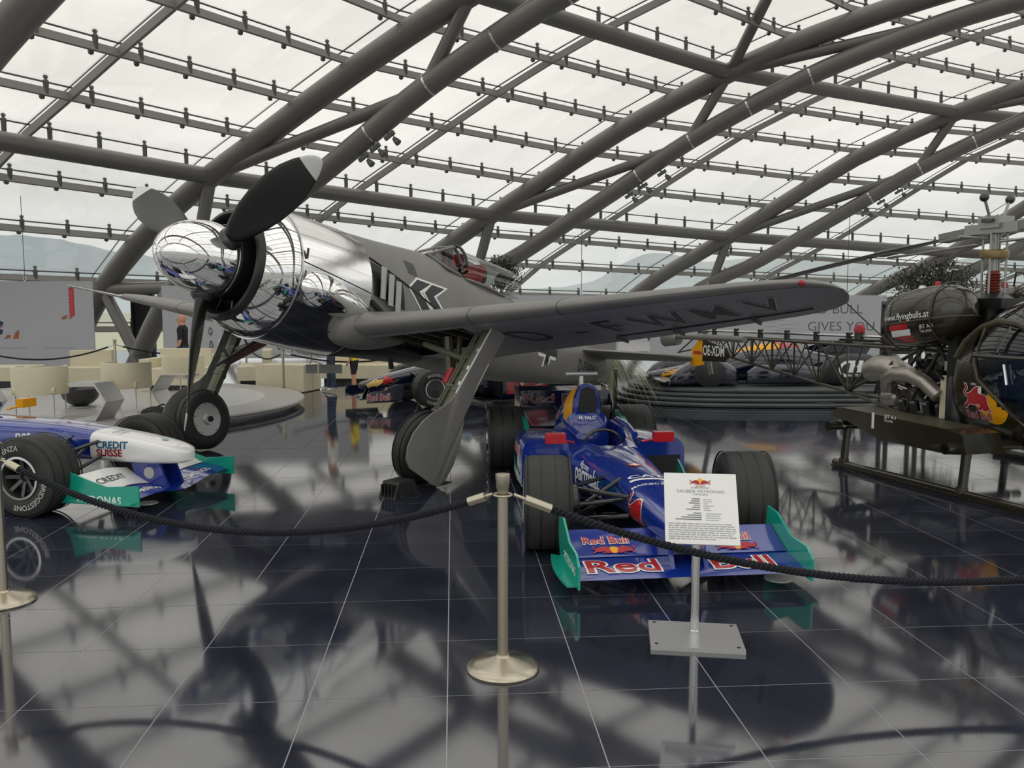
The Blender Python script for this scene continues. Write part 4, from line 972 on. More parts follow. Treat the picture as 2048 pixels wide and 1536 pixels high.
B().lathe([(.29, 0), (.29, .075), (.27, .08)], 40).ob('drum', 'black_paint', low); B().lathe([(.30, .078), (.30, .09), (.28, .094)], 40).ob('lid', 'dark_metal', low)
# string of grey tags hanging from the airplane belly, and the red streamer on the pitot
hg = thing('hanging_tag', 'three grey plates hanging on a string under the airplane cowling', 'hanging tag', (-2.296, 9.3, 1.264)); a0 = V((0, 0, 0))
B().tube([(0, 0, .06), (0, 0, -.15)], .004, 5).tube([(0, 0, -.15), (-.02, 0, -.20)], .004, 5).tube([(0, 0, -.15), (.13, 0, -.20)], .004, 5).ob('string', 'dark_metal', hg)
mat('tag_grey', (.17, .18, .17), .5)
for x in (.0, .15, .285): B().obox((x, 0, -.25), (.13, .006, .10)).ob('plate', 'tag_grey', hg, smooth=0)
st_ = thing('streamer', 'red ribbon streamer hanging from the airplane pitot tube', 'streamer', pw(-1.66, -4.8, .07))
B().box(-.035, .035, -.004, .004, -.42, -.02).ob('ribbon', 'red_bright', st_, smooth=0)
for k in range(8): B().box(-.018, .018, -.006, -.004, -.40+.045*k, -.375+.045*k).ob('print_mark', 'red_paint', st_, smooth=0)
B().tube([(0, 0, 0), (0, 0, -.03)], .006, 6).ob('loop', 'dark_metal', st_)
# ================================================================ lounge on its round white platform
mat('platform_white', (.56, .56, .54), .22, coat=.3); mat('platform_grey', (.36, .35, .335), .3)
LC = V((-7.3, 13.8, 0)); LR = 3.65
pf = thing('lounge_platform', 'round pale lounge platform with a stepped edge behind the far airplane wheel', 'platform', LC)
B().lathe([(LR-.22, 0), (LR-.22, .05), (LR-.08, .055), (LR-.06, .065), (LR-.06, .10)], 96).ob('lower_step', 'platform_white', pf)
B().lathe([(LR-.02, .10), (LR, .115), (LR-.01, .14), (LR-.06, .15), (0, .15)], 96).ob('top_disc', 'platform_grey', pf)
B().lathe([(2.95, .1505), (2.95, .1535), (1.95, .1535), (1.95, .1505)], 96, closed=True).ob('inlay_ring', 'platform_white', pf)
def tub_chair(p, rz, label):
    t = thing('tub_chair', label, 'armchair', p, rz, 'cream tub chairs on the lounge platform')
    sh = []
    for k in range(25):
        a = rad(-35)+rad(250)*k/24; c, s_ = math.cos(a), math.sin(a)
        sh.append([V((.355*c, .33*s_, .36)), V((.36*c, .335*s_, .735)), V((.355*c, .33*s_, .75)), V((.31*c, .285*s_, .75)), V((.305*c, .28*s_, .735)), V((.305*c, .28*s_, .36))])
    B().loft(sh).ob('shell', 'cream', t)
    B().loft([oval(x, .26, .48, .36, 24, 4) for x in (-.27, -.25, .23, .27)]).ob('seat_cushion', 'cream', t)
    for x, y in ((-.27, .24), (.27, .24), (-.27, -.26), (.27, -.26)): B().tube([(x*.9, y*.9, .37), (x*.9, y*.9, 0.006)], .009, 8).ob('leg', 'bright_metal', t)
    for x in (-.27, .27): B().tube([(x*.9, .216, .009), (x*.9, -.234, .009)], .009, 8).ob('floor_rail', 'bright_metal', t)
    return t
def lp(u, v): return ground(u, v, .1545)
tub_chair(lp(84, 838), rad(190), 'cream tub chair on the platform, nearest the left edge of the picture')
tub_chair(lp(256, 822), rad(178), 'cream tub chair on the platform between the silver table and the far airplane wheel')
tub_chair(V((-5.75, 14.2, .1545)), rad(165), 'cream tub chair on the platform, mostly hidden by the propeller blade')
def fold_table(p, rz, label):
    t = thing('side_table', label, 'side table', p, rz, 'folded sheet tables')
    pr = [(-.30, .50), (.10, .50), (.26, .27), (.10, .02), (-.22, .02), (-.22, 0), (.115, 0), (.29, .27), (.12, .525), (-.30, .525)]
    B().prism(pr, lambda u, v, w_: (u, w_, v), -.20, .20).ob('folded_sheet', 'silver_paint', t, smooth=0)
    B().box(-.28, .08, -.17, .17, .526, .53).ob('glass_top', 'platform_white', t, smooth=0)
    return t
fold_table(lp(196, 838), rad(-10), 'folded silver side table beside the steel bowl stool'); fold_table(lp(352, 815), rad(170), 'folded silver side table behind the far airplane tyre')
fold_table(lp(-40, 842), rad(10), 'folded silver side table cut by the edge of the picture')
bs = thing('bowl_stool', 'round steel bowl stool on a flat disc between two cream chairs', 'stool', lp(162, 814))
B().lathe([(.22, 0), (.22, .02), (.20, .025)], 40).ob('foot_disc', 'silver_paint', bs)
B().lathe([(.10, .03), (.17, .06), (.25, .14), (.29, .24), (.30, .30), (.29, .30), (.27, .24)], 40).ob('bowl', 'dark_metal', bs)
bag = thing('bag', 'black soft bag on the platform behind the racing car wheel', 'bag', lp(330, 835))
B().loft([[V((.34*r*math.cos(a), .22*r*math.sin(a), z+.012*math.sin(3*a))) for a in [2*math.pi*k/20 for k in range(20)]] for r, z in ((.9, .01), (1, .05), (.95, .11), (.7, .14), (.2, .145))]).ob('body', 'cloth_black', bag)
B().tube([(-.2, .1, .12), (-.1, .15, .17), (.1, .15, .16), (.2, .08, .12)], .012, 6).ob('strap', 'cloth_black', bag)
def sofa(p, rz, w_, label, d=.75, arms=(0, 0), back=True):
    t = thing('sofa', label, 'sofa', p, rz, 'cream lounge sofas')
    B().box(-w_/2, w_/2, -d/2, d/2, .10, .30).ob('base', 'cream', t, smooth=0)
    B().box(-w_/2+.05, w_/2-.05, -d/2+.06, d/2-.05, 0, .10).ob('plinth', 'black_paint', t, smooth=0)
    n = max(1, round(w_/1.0))
    for k in range(n): B().loft([[V((x, y, z)) for x, y in ((-w_/2+w_*k/n+.008+i_, -d/2+i_), (-w_/2+w_*(k+1)/n-.008-i_, -d/2+i_), (-w_/2+w_*(k+1)/n-.008-i_, d/2-i_), (-w_/2+w_*k/n+.008+i_, d/2-i_))] for z, i_ in ((.30, 0), (.41, 0), (.43, .02))]).ob('seat_cushion', 'cream', t, smooth=20)
    if back: B().box(-w_/2, w_/2, d/2-.20, d/2, .43, .78).ob('backrest', 'cream', t, smooth=0)
    for k, x in ((0, -w_/2-.09), (1, w_/2+.09)):
        if arms[k]: B().box(x-.09, x+.09, -d/2, d/2, 0, .60).ob('armrest', 'cream', t, smooth=0)
    return t
sofa(V((-9.6, 18.4, 0)), rad(8), .9, 'cream sofa behind the first two tub chairs', arms=(0, 0))
sofa(V((-12.0, 18.6, 0)), 0, 2.2, 'low cream bench below the left exhibition board', back=False)
sofa(V((-6.45, 15.9, .1545)), rad(0), 1.0, 'cream sofa in front of the man in black', arms=(1, 0))
sofa(V((-6.0, 19.0, 0)), rad(-75), 1.2, 'cream sofa end-on beside the cream block, left of the rear rope post')
sofa(V((-3.15, 19.3, 0)), rad(-4), 2.6, 'cream sofa behind the two visitors', arms=(0, 1))
ot = thing('block_seat', 'large cream block seat beside the rear rope post', 'seat', V((-4.72, 17.15, 0)), rad(-14))
B().box(-.55, .55, -.38, .38, .02, .56).ob('block', 'cream', ot, smooth=0); B().box(-.53, .53, -.36, .36, 0, .02).ob('plinth', 'black_paint', ot, smooth=0)
for x in (-.551, .551): B().box(x-.003, x+.003, -.004, .004, .03, .55).ob('seam', 'ink_light', ot, smooth=0)
# rear rope barrier
RP = [V((-9.0, 16.6, 0)), V((-7.4, 15.2, .15)), V((-6.4, 18.0, 0)), V((-4.62, 16.35, 0)), V((-1.9, 17.6, 0))]
names = ('behind the first tub chair', 'standing on the lounge platform', 'behind the third tub chair', 'in front of the cream block seat', 'beside the navy racing car')
RP[0] = V((-10.8, 16.6, 0)); RP[1] = ground(227, 742, 0.0); RP[1] = V((-8.1, 16.6, .1545)); RP[2] = V((-6.6, 20.2, 0)); RP[3] = V((-4.62, 16.4, 0))
for p, nm in zip(RP, names): stanchion(p, 'slim rope post at the back, '+nm, .95, group='rear rope posts')
for a, b_, nm in ((0, 1, 'behind the nearest tub chair'), (1, 2, 'behind the second tub chair'), (2, 3, 'between the red wheel door and the cream block'), (3, 4, 'behind the two visitors')):
    t = thing('barrier_rope', 'thin dark rope hanging '+nm, 'rope', (0, 0, 0), 0, 'rear barrier ropes')
    q = [RP[a].lerp(RP[b_], k/20)+V((0, 0, .84-.9*(k/20)*(1-k/20))) for k in range(21)]
    B().tube(q[1:-1], .017, 8).ob('cord', 'rope_black', t)
    B().tube(q[:2], .012, 8).tube(q[-2:], .012, 8).ob('end_sleeve', 'bright_metal', t)
# dark portal by the far glass
dr = thing('door_frame', 'tall dark door frame by the glass behind the lounge', 'door frame', V((-14.9, 33, 0)))
B().box(-.45, -.37, -.1, .1, 0, 2.3).ob('jamb', 'black_paint', dr, smooth=0); B().box(.37, .45, -.1, .1, 0, 2.3).ob('jamb', 'black_paint', dr, smooth=0)
B().box(-.45, .45, -.1, .1, 2.3, 2.38).ob('header', 'black_paint', dr, smooth=0); B().box(-.37, .37, -.02, .02, .0, 2.3).ob('leaf', 'deep_black', dr, smooth=0)
# ================================================================ hanging exhibition boards
def board(u0, u1, v0, v1, Y, label, wires=()):
    x0 = (u0-1024)/FPX*Y; x1 = (u1-1024)/FPX*Y; zz = lambda v: CAMH-(v-622)/FPX*Y
    t = thing('exhibition_board', label, 'board', ((x0+x1)/2, Y, 0), 0, 'grey exhibition boards')
    B().box(-(x1-x0)/2, (x1-x0)/2, -.03, .03, max(.02, zz(v1)), zz(v0)).ob('panel', 'board_grey', t, smooth=0)
    for u in wires:
        x = (u-1024)/FPX*Y-(x0+x1)/2
        w1 = B().tube([(x, 0, zz(v0)), (x, 0, zz(v0)+2.2)], .008, 5).ob('wire', 'dark_metal', t)
        B().tube([(x+.04*math.cos(a), 0, zz(v0)+.06+.05*math.sin(a)) for a in [2*math.pi*k/10 for k in range(10)]], .012, 5, closed=True).ob('wire_eye', 'bright_metal', w1)
    def at(u, v): return V(((u-1024)/FPX*Y-(x0+x1)/2, -.031, zz(v)))
    return t, at, FPX/Y
t, at, k = board(-160, 190, 563, 733, 21.5, 'grey hanging board with brown and navy figure sketches, left of the lounge', (57,))
def blob(pts, m): decal('print', polyflat([((u-pts[0][0])/k, -(v-pts[0][1])/k) for u, v in pts]), m, t, at(*pts[0]), (1, 0, 0), (0, 0, 1), None, .002)
mat('print_navy', (.02, .04, .10), .7); mat('print_brown', (.33, .12, .05), .7)
blob([(2, 640), (12, 645), (8, 652), (-2, 650)], 'print_navy'); blob([(-2, 655), (10, 660), (7, 669), (-3, 668)], 'print_navy'); blob([(10, 678), (18, 669), (26, 671), (22, 676)], 'print_brown'); blob([(28, 677), (34, 664), (42, 659), (40, 677)], 'print_brown')
blob([(126, 639), (131, 632), (141, 630), (136, 638)], 'print_brown'); blob([(141, 638), (147, 630), (144, 624), (152, 617), (155, 624), (147, 637)], 'print_brown'); blob([(-2, 651), (8, 653), (9, 655), (-2, 654)], 'red_bright')
for u, v, w_ in ((92, 697, 66), (0, 697, 58)): lettering('figure study on a slack line', 'ink_light', t, at(u, v), (1, 0, 0), (0, 0, 1), w_/k*.085, None, .002)
t, at, k = board(328, 735, 572, 716, 21.0, 'grey hanging board with fine line sketches behind the man in black', (500,))
random.seed(5)
for cx, cy, r in ((423, 662, 9), (424, 690, 9), (512, 685, 8), (560, 690, 10), (585, 694, 9)):
    for q in range(5):
        a = random.uniform(0, 6); pts = [(cx+r*.4*math.cos(a+2*math.pi*j/7)*random.uniform(.5, 1.3), cy+r*math.sin(a+2*math.pi*j/7)*random.uniform(.4, 1.2)) for j in range(7)]
        B().tube([at(*p) for p in pts], .006, 4).ob('sketch_line', 'ink_grey', t)
lettering('sketches of a flying machine', 'ink_light', t, at(505, 712), (1, 0, 0), (0, 0, 1), .10, None, .002)
t, at, k = board(985, 1235, 591, 720, 21.5, 'grey hanging board behind the airplane canopy and wing', (1162,))
t, at, k = board(1300, 1769, 591, 715, 21.0, 'grey hanging board with large spaced capital letters behind the helicopter boom', (1690,))
for txt, u, v, sz in (('RED BULL', 1602, 627, 26), ('GIVES YOU', 1612, 661, 26), ('WINGS', 1630, 697, 26)):
    lettering(txt, 'ink_grey', t, at(u, v), (1, 0, 0), (0, 0, 1), sz/k*1.0, None, .002, None, -.008, 1.05 if txt != 'WINGS' else 1)
for k2 in range(9):
    pts = [at(1520+random.uniform(0, 60), 640+4*k2)]; pts.append(pts[0]+V((.35, 0, 0))); B().tube(pts, .006, 4).ob('print_line', 'ink_light', t)
# ================================================================ stepped podium with the prototype racer
mat('podium_teal', (.055, .066, .068), .38, .2, noise=.15, nscale=2); mat('podium_edge', (.15, .165, .165), .35, .4)
PC = V((5.1, 15.9, 0))
pod_ = thing('podium', 'dark stepped podium under the enclosed prototype racer', 'podium', PC)
def slab(hx, hy, z0, z1, e=3.0, n=72, m='podium_teal', nm='step', cx=0):
    pts = []
    for k in range(n):
        a = 2*math.pi*k/n; c, s_ = math.cos(a), math.sin(a); pts.append((cx+hx*abs(c)**(2/e)*(1 if c > 0 else -1), hy*abs(s_)**(2/e)*(1 if s_ > 0 else -1)))
    return B().prism(pts, lambda u, v, w_: (u, v, w_), z0, z1).ob(nm, m, pod_)
for k in range(4):
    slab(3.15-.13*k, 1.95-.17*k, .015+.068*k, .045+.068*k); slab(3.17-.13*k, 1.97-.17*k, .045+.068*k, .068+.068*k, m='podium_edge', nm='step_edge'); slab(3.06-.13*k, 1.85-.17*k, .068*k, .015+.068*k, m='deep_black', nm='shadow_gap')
slab(1.05, 1.1, .272, .29, 2.2, m='podium_teal', nm='front_plinth', cx=-1.75)
hx_ = heading(-.992, -.125, 3.55, 15.75, .272) @ Matrix.Diagonal((1, 1, .80, 1))
x2 = thing('prototype_racer', 'navy enclosed prototype racer with yellow canopy on the stepped podium', 'racing car', mtx=hx_)
BT = [(-3.35, .30, .50, .10), (-3.0, .42, .62, .08), (-2.4, .50, .78, .06), (-1.9, .46, .90, .06), (-1.45, .42, .92, .06), (-1.0, .38, .84, .06), (-.5, .32, .66, .07), (.1, .26, .50, .09), (.6, .20, .38, .12), (.95, .08, .28, .18)]
xb_ = B().loft([oval(x, *crom(x, BT), 32, 2.3) for x in [-3.35+4.3*k/40 for k in range(41)]]).ob('body', 'car_navy', x2)
xbv = bvh_of(xb_)
B().loft([oval(x, h, zt, .55, 24, 2) for x, h, zt in ((-2.0, .10, .93), (-1.8, .25, .99), (-1.5, .30, .985), (-1.2, .29, .93), (-.9, .22, .82), (-.68, .06, .73))]).ob('cockpit_canopy', 'yellow_paint', x2)
B().loft([oval(x, h, zt, .60, 20, 2) for x, h, zt in ((-2.1, .12, .92), (-1.9, .22, .985), (-1.72, .27, 1.0), (-1.62, .285, 1.0))]).ob('canopy_rear', 'red_paint', x2)
for s in (1, -1):
    B().loft([oval(x, h, zt, .03, 24, 2.6, cy=.74*s) for x, h, zt in ((.75, .03, .22), (.62, .13, .40), (.40, .18, .58), (.10, .19, .67), (-.2, .19, .64), (-.45, .17, .50), (-.55, .06, .36))]).ob('front_wheel_cover', 'car_navy', x2)
    B().lathe([(.31, -.01), (.31, .02), (.28, .03), (.12, .035), (.05, .045), (0, .045)], 40, (.05, .91*s, .33), (0, s, 0)).ob('wheel_disc', 'black_paint', x2)
    B().loft([oval(x, h, zt, .05, 24, 3, cy=.70*s) for x, h, zt in ((-.75, .03, .34), (-.95, .13, .50), (-1.3, .18, .52), (-1.8, .20, .50), (-2.1, .18, .46))]).ob('side_pod', 'car_navy', x2)
    rc = B().loft([oval(x, h, zt, .03, 24, 3.2, cy=.72*s) for x, h, zt in ((-2.15, .04, .40), (-2.35, .17, .62), (-2.7, .20, .76), (-3.1, .20, .74), (-3.45, .19, .60), (-3.6, .17, .50))]).ob('rear_wheel_cover', 'black_paint', x2)
    rb = bvh_of(rc)
    if s > 0:
        decal('emblem_ring', polyflat([(.20*math.cos(a)*r, .20*math.sin(a)*r) for r, rng in ((1, range(0, 15)), (.72, range(14, -1, -1))) for a in [rad(70+q*14) for q in rng]]), 'white_paint', rc, (-2.66, 1.2, .40), (-1, 0, 0), (0, 0, 1), rb, .004, .6, .06)
        for dx in (0, .16): decal('emblem_bar', polyflat([(-.02+dx, -.06), (.07+dx, -.06), (.12+dx, .22), (.03+dx, .22)]), 'white_paint', rc, (-2.66, 1.2, .38), (-1, 0, 0), (0, 0, 1), rb, .004, .6, .06)
        decal('emblem_bar', polyflat([(.0, .06), (.24, .06), (.25, .12), (.01, .12)]), 'white_paint', rc, (-2.66, 1.2, .38), (-1, 0, 0), (0, 0, 1), rb, .005, .6, .06)
        lettering('GRAN TURISMO', 'white_paint', rc, (-2.52, 1.2, .225), (-1, 0, 0), (0, 0, 1), .082, rb, .004, step=.06, reach=.6, bold=.02)
        lettering('Red Bull', 'red_bright', xb_, (-1.25, 1.0, .60), (-1, 0, .05), (0, 0, 1), .17, xbv, .004, 'white_paint', step=.06, reach=.9)
    B().prism([(-2.3, .80), (-3.3, .62), (-3.5, 1.0), (-3.1, 1.02), (-2.7, .96)], lambda u, v, w_: (u, s*(.30+w_), v), 0, .02).ob('rear_fin', 'car_navy', x2)
    B().tube([V((-2.3, s*.325, .93)), V((-2.8, s*.325, 1.0)), V((-3.4, s*.325, .97))], .012, 5).ob('fin_stripe', 'red_paint', x2)
B().loft([[V((x, y, z+.05*math.sin(math.pi*(y+1)/2))) for x, z in ((.95, .14), (.85, .17), (.55, .15), (.55, .13), (.85, .14))] for y in (-.95, -.5, 0, .5, .95)]).ob('front_wing', 'car_navy', x2)
lettering('Red Bull', 'red_bright', x2, (.72, .12, .21), (0, -1, 0), (-1, 0, .35), .13, None, .02, 'white_paint')
for s in (1, -1): decal('nose_panel', polyflat([(0, 0), (.3, .05), (.42, .18), (.1, .16)]), 'yellow_paint', xb_, (.75, s*.5, .20), (-s, 0, 0), (0, 0, 1), xbv, .004, .6, .06)
# ================================================================ helicopter
hm = heading(.31, -.95, 4.87, 8.30)
he = thing('helicopter', 'olive skid helicopter with lattice tail boom, glass bubble and charging bull emblem', 'helicopter', mtx=hm)
mat('heli_grey', (.20, .195, .18), .4, .3); mat('rotor_metal', (.30, .30, .28), .35, .6); mat('boot_red', (.17, .03, .015), .6); mat('pipe_silver', (.36, .34, .30), .36, .8, bump=.15, nscale=12); mat('seat_blue', (.012, .022, .05), .7)
for s in (-1, 1):
    sk = B().tube([(-.86, 1.14*s, .045), (-.80, 1.14*s, .04), (1.9, 1.14*s, .04), (2.3, 1.14*s, .08), (2.55, 1.14*s, .22)], .04, 14).ob('skid_tube', 'olive', he)
    B().box(-.9, 1.9, min(1.12*s, 1.16*s), max(1.12*s, 1.16*s), .0, .012).ob('wear_strip', 'olive_mid', sk, smooth=0)
    for x in (-.72, .80):
        lg = B().tube([(x, 1.14*s, .05), (x, 1.10*s, .46)], .042, 12).ob('skid_leg', 'olive', he)
        B().tube([(x, 1.14*s, .045), (x, 1.139*s, .10)], .052, 12).ob('saddle', 'olive_mid', lg)
for x in (-.72, .80): 
    ct = B().tube([(x, -1.36, .46), (x, 1.36, .46)], .048, 14).ob('cross_tube', 'olive', he)
    for s in (-1, 1):
        B().tube([(x, 1.36*s, .46), (x, 1.355*s, .46)], .051, 14).ob('tube_end', 'deep_black', ct); B().tube([(x, 1.18*s, .46), (x, 1.21*s, .46)], .058, 14).ob('clamp', 'bright_metal', ct)
# outboard panniers on the cross tubes
for s in (-1, 1):
    pr = [(-.74, .62), (-.84, .52), (-.60, .50), (-.10, .37), (.72, .36), (.92, .39), (.86, .56), (.70, .58)]
    pn_ = B().prism(pr, lambda u, v, w_: (u, s*(w_), v+.03), .80, 1.24).ob('side_pannier', 'olive', he)
    B().prism([(-.72, .652), (.68, .612), (.68, .616), (-.72, .656)], lambda u, v, w_: (u, s*w_, v), .82, 1.22).ob('pannier_lid', 'olive_mid', pn_)
    if s < 0:
        B().box(-.22, -.19, -1.246, -1.241, .50, .66).ob('gauge_strip', 'white_paint', pn_, smooth=0)
        lettering('JET A-1', 'white_paint', pn_, (-.05, -1.242, .625), (1, 0, 0), (0, 0, 1), .05, None, .003); lettering('70 LITER', 'white_paint', pn_, (-.05, -1.242, .59), (1, 0, 0), (0, 0, 1), .03, None, .003)
# cabin: one skin, split into olive shell and glass bubble
HT = [(.10, .58, 1.48, .46), (.22, .64, 1.60, .40), (.5, .72, 1.76, .36), (.85, .77, 1.86, .33), (1.2, .75, 1.84, .35), (1.5, .66, 1.72, .42), (1.75, .48, 1.50, .55), (1.9, .22, 1.25, .78), (1.94, .04, 1.1, .95)]
xs = [.10+1.84*k/30 for k in range(31)]; rings = [oval(x, *crom(x, HT), 44, 2.5) for x in xs]
ol = B(); gl = B(); n = 44
for i in range(30):
    for a in range(n):
        q = [rings[i][a], rings[i][(a+1) % n], rings[i+1][(a+1) % n], rings[i+1][a]]; c = (q[0]+q[1]+q[2]+q[3])/4
        zl = 1.14-.80*(c.x-.42) if c.x < 1.2 else .40
        (ol if (c.x < .40 or c.z < zl) else gl).add(q, [(0, 1, 2, 3)])
ol.add(rings[0], [tuple(range(n))])
for z_ in (ol, gl):
    bm = None
sh = ol.ob('cabin_shell', 'olive', he); bub = gl.ob('glass_bubble', 'bubble_glass', he)
for o_ in (sh, bub):
    bm = bmesh.new(); bm.from_mesh(o_.data); bmesh.ops.remove_doubles(bm, verts=bm.verts, dist=1e-4); bmesh.ops.recalc_face_normals(bm, faces=bm.faces); bm.to_mesh(o_.data); bm.free()
    o_.data.polygons.foreach_set('use_smooth', [True]*len(o_.data.polygons))
hb = bvh_of(sh, bub)
def hside(x, z, s=-1):
    h = hb.ray_cast(V((x, 2*s, z)), V((0, -s, 0))); return h[0] if h[0] is not None else V((x, .7*s, z))
for s in (-1, 1):
    B().tube([hside(.26+.0*k, .6, s)+V((0, .012*s, 0)) if False else hside(x, z, s)+V((0, .012*s, 0)) for x, z in ((.16, 1.22), (.24, 1.38), (.42, 1.52), (.65, 1.58), (.9, 1.56), (1.15, 1.46), (1.3, 1.3))], .035, 8).ob('door_arch', 'olive_mid', he)
    B().tube([hside(x, z, s)+V((0, .01*s, 0)) for x, z in ((.48, 1.53), (.48, 1.2), (.54, 1.04), (.74, .90), (1.05, .62), (1.2, .48))], .018, 8).ob('door_edge', 'olive_mid', he)
    B().tube([hside(x, 1.26, s)+V((0, .02*s, 0)) for x in (.46, .7, .95, 1.2, 1.3)], .022, 6).ob('window_rail', 'dark_metal', he)
    B().tube([hside(.86, 1.20, s)+V((0, .03*s, 0)), hside(.90, 1.02, s)+V((0, .03*s, 0))], .014, 6).ob('door_handle', 'bright_metal', he)
    B().tube([hside(.82, 1.56, s), hside(.74, 1.3, s)], .018, 6).ob('door_strut', 'dark_metal', he)
B().tube([V((1.0, 0, 1.865)), V((1.3, 0, 1.83)), V((1.6, 0, 1.66)), V((1.85, 0, 1.34)), V((1.94, 0, 1.0))], .018, 8).ob('bubble_seam', 'dark_metal', he)
B().box(.45, 1.5, -.55, .55, .55, .60).ob('cabin_floor', 'deep_black', he, smooth=0)
B().box(.45, .85, -.6, .6, .6, .88).ob('seat_bench', 'seat_blue', he, smooth=0); B().box(.40, .50, -.6, .6, .88, 1.40).ob('seat_back', 'seat_blue', he, smooth=0)
B().box(1.35, 1.5, -.2, .2, .6, 1.05).ob('instrument_pedestal', 'black_paint', he, smooth=0)
shb = bvh_of(sh)
decal('emblem_sun', polyflat(circle(0, 0, .185)), 'yellow_paint', sh, (.70, -.9, .82), (1, 0, 0), (0, 0, 1), shb, .004, 1.0, .05)
bull(None, sh, (.52, -.9, .865), (1, 0, 0), (0, 0, 1), .35, shb, .005, step=.05, reach=1.0)
lettering('Red Bull', 'red_paint', sh, (.34, -.9, .665), (1, 0, 0), (0, 0, 1), .10, shb, .004, 'marking_line', step=.05)
lettering('OPEN', 'white_paint', sh, (.44, -.9, .98), (1, 0, 0), (0, 0, 1), .03, shb, .004)
B().sph(hside(.13, .54)+V((-.02, -.05, 0)), (.05, .035, .03)).ob('side_lamp', 'bright_metal', he)
# saddle tanks each side of the mast
for s in (-1, 1):
    secs = []
    for k in range(21):
        t = k/20; x = -.80+1.02*t; f_ = (max(.02, 1-abs(2*t-1)**3.2))**.5; lift = .13*t-.10
        secs.append(oval(x, .29*f_, 1.655+lift+.30*f_, 1.655+lift-.30*f_, 32, 2.5, cy=.50*s))
    tk = B().loft(secs).ob('fuel_tank', 'olive', he); tkb = bvh_of(tk)
    ringp = []
    for k in range(40):
        a = 2*math.pi*k/40; x = -.29+.51*math.cos(a)*1.0; t = (x+.80)/1.02; f_ = (max(.02, 1-abs(2*t-1)**3.2))**.5; ringp.append(V((x, .5*s+.295*f_*(1 if math.sin(a) >= 0 else -1)*min(1, abs(math.sin(a))*3), 1.50+.13*t)))
    B().tube(ringp, .011, 6, closed=True).ob('tank_flange', 'olive_mid', tk)
    for x in (-.6, .0): B().tube([V((x, .5*s+.30*math.cos(a), 1.555+.13*(x+.80)/1.02+.31*math.sin(a))) for a in [2*math.pi*q/24 for q in range(24)]], .008, 6, closed=True).ob('tank_strap', 'olive_mid', tk)
    B().lathe([(.04, 0), (.04, .05), (.03, .07)], 14, (-.45, .45*s, 1.87)).ob('filler_cap', 'bright_metal', tk)
    B().lathe([(.03, 0), (.03, .06), (.02, .08)], 14, (-.25, .45*s, 1.90)).ob('vent_cap', 'red_bright', tk)
    B().tube([(-.15, .45*s, 1.9), (-.1, .42*s, 2.08), (.02, .38*s, 2.06), (.1, .36*s, 1.9)], .009, 6).ob('breather_hose', 'black_paint', tk)
    if s < 0:
        lettering('www.flyingbulls.at', 'white_paint', tk, (-.63, -1.0, 1.56), (1, 0, .10), (-.10, 0, 1), .098, tkb, .004, step=.04, sx=.86, bold=.006)
        for j, m in enumerate(('red_paint', 'white_paint', 'red_paint')): decal('flag_stripe', polyflat([(-.02*j, 0), (.27-.02*j, 0), (.29-.02*j, .062), (-.0-.02*j+.02, .062)]), m, tk, (-.56+.04*j, -1.0, 1.46-.062*j), (1, 0, .12), (-.12, 0, 1), tkb, .004, 1.0, .05)
        lettering('JET A-1', 'white_paint', tk, (-.14, -1.0, 1.50), (1, 0, .12), (-.12, 0, 1), .05, tkb, .004, step=.04); lettering('140 LITER', 'white_paint', tk, (-.14, -1.0, 1.46), (1, 0, .12), (-.12, 0, 1), .03, tkb, .004, step=.04)
# mast and rotor head
B().lathe([(.035, 1.5), (.035, 2.50)], 16).ob('mast', 'rotor_metal', he)
B().lathe([(.06, 1.86)]+[(.055 if k % 2 else .075, 1.875+.014*k) for k in range(14)]+[(.055, 2.08)], 20).ob('mast_boot', 'boot_red', he)
B().lathe([(.16, 1.30), (.18, 1.45), (.15, 1.62), (.20, 1.72), (.20, 1.80), (.10, 1.86)], 24).ob('transmission', 'dark_metal', he)
B().box(-.12, .30, -.22, .22, 1.70, 1.80).ob('upper_deck', 'black_paint', he, smooth=0)
B().lathe([(.12, 2.20), (.13, 2.22), (.13, 2.27), (.11, 2.29)], 20).ob('swash_plate', 'gold_dull' if 'gold_dull' in MATS else mat('gold_dull', (.30, .22, .10), .4, .6), he)
for a in (0.4, 1.9, 3.5, 5.1): B().tube([(.11*math.cos(a), .11*math.sin(a), 1.8), (.11*math.cos(a), .11*math.sin(a), 2.46)], .011, 6).ob('control_rod', 'rotor_metal', he)
inv = hm.inverted().to_3x3(); bd_ = (inv @ V((-1.43, 3.0, 0))).normalized(); bs_ = V((-bd_.y, bd_.x, 0))
B().obox((0, 0, 2.50), (.56, .17, .10), (bd_, bs_, V((0, 0, 1)))).obox((0, 0, 2.56), (.22, .24, .12), (bd_, bs_, V((0, 0, 1)))).ob('rotor_hub', 'rotor_metal', he)
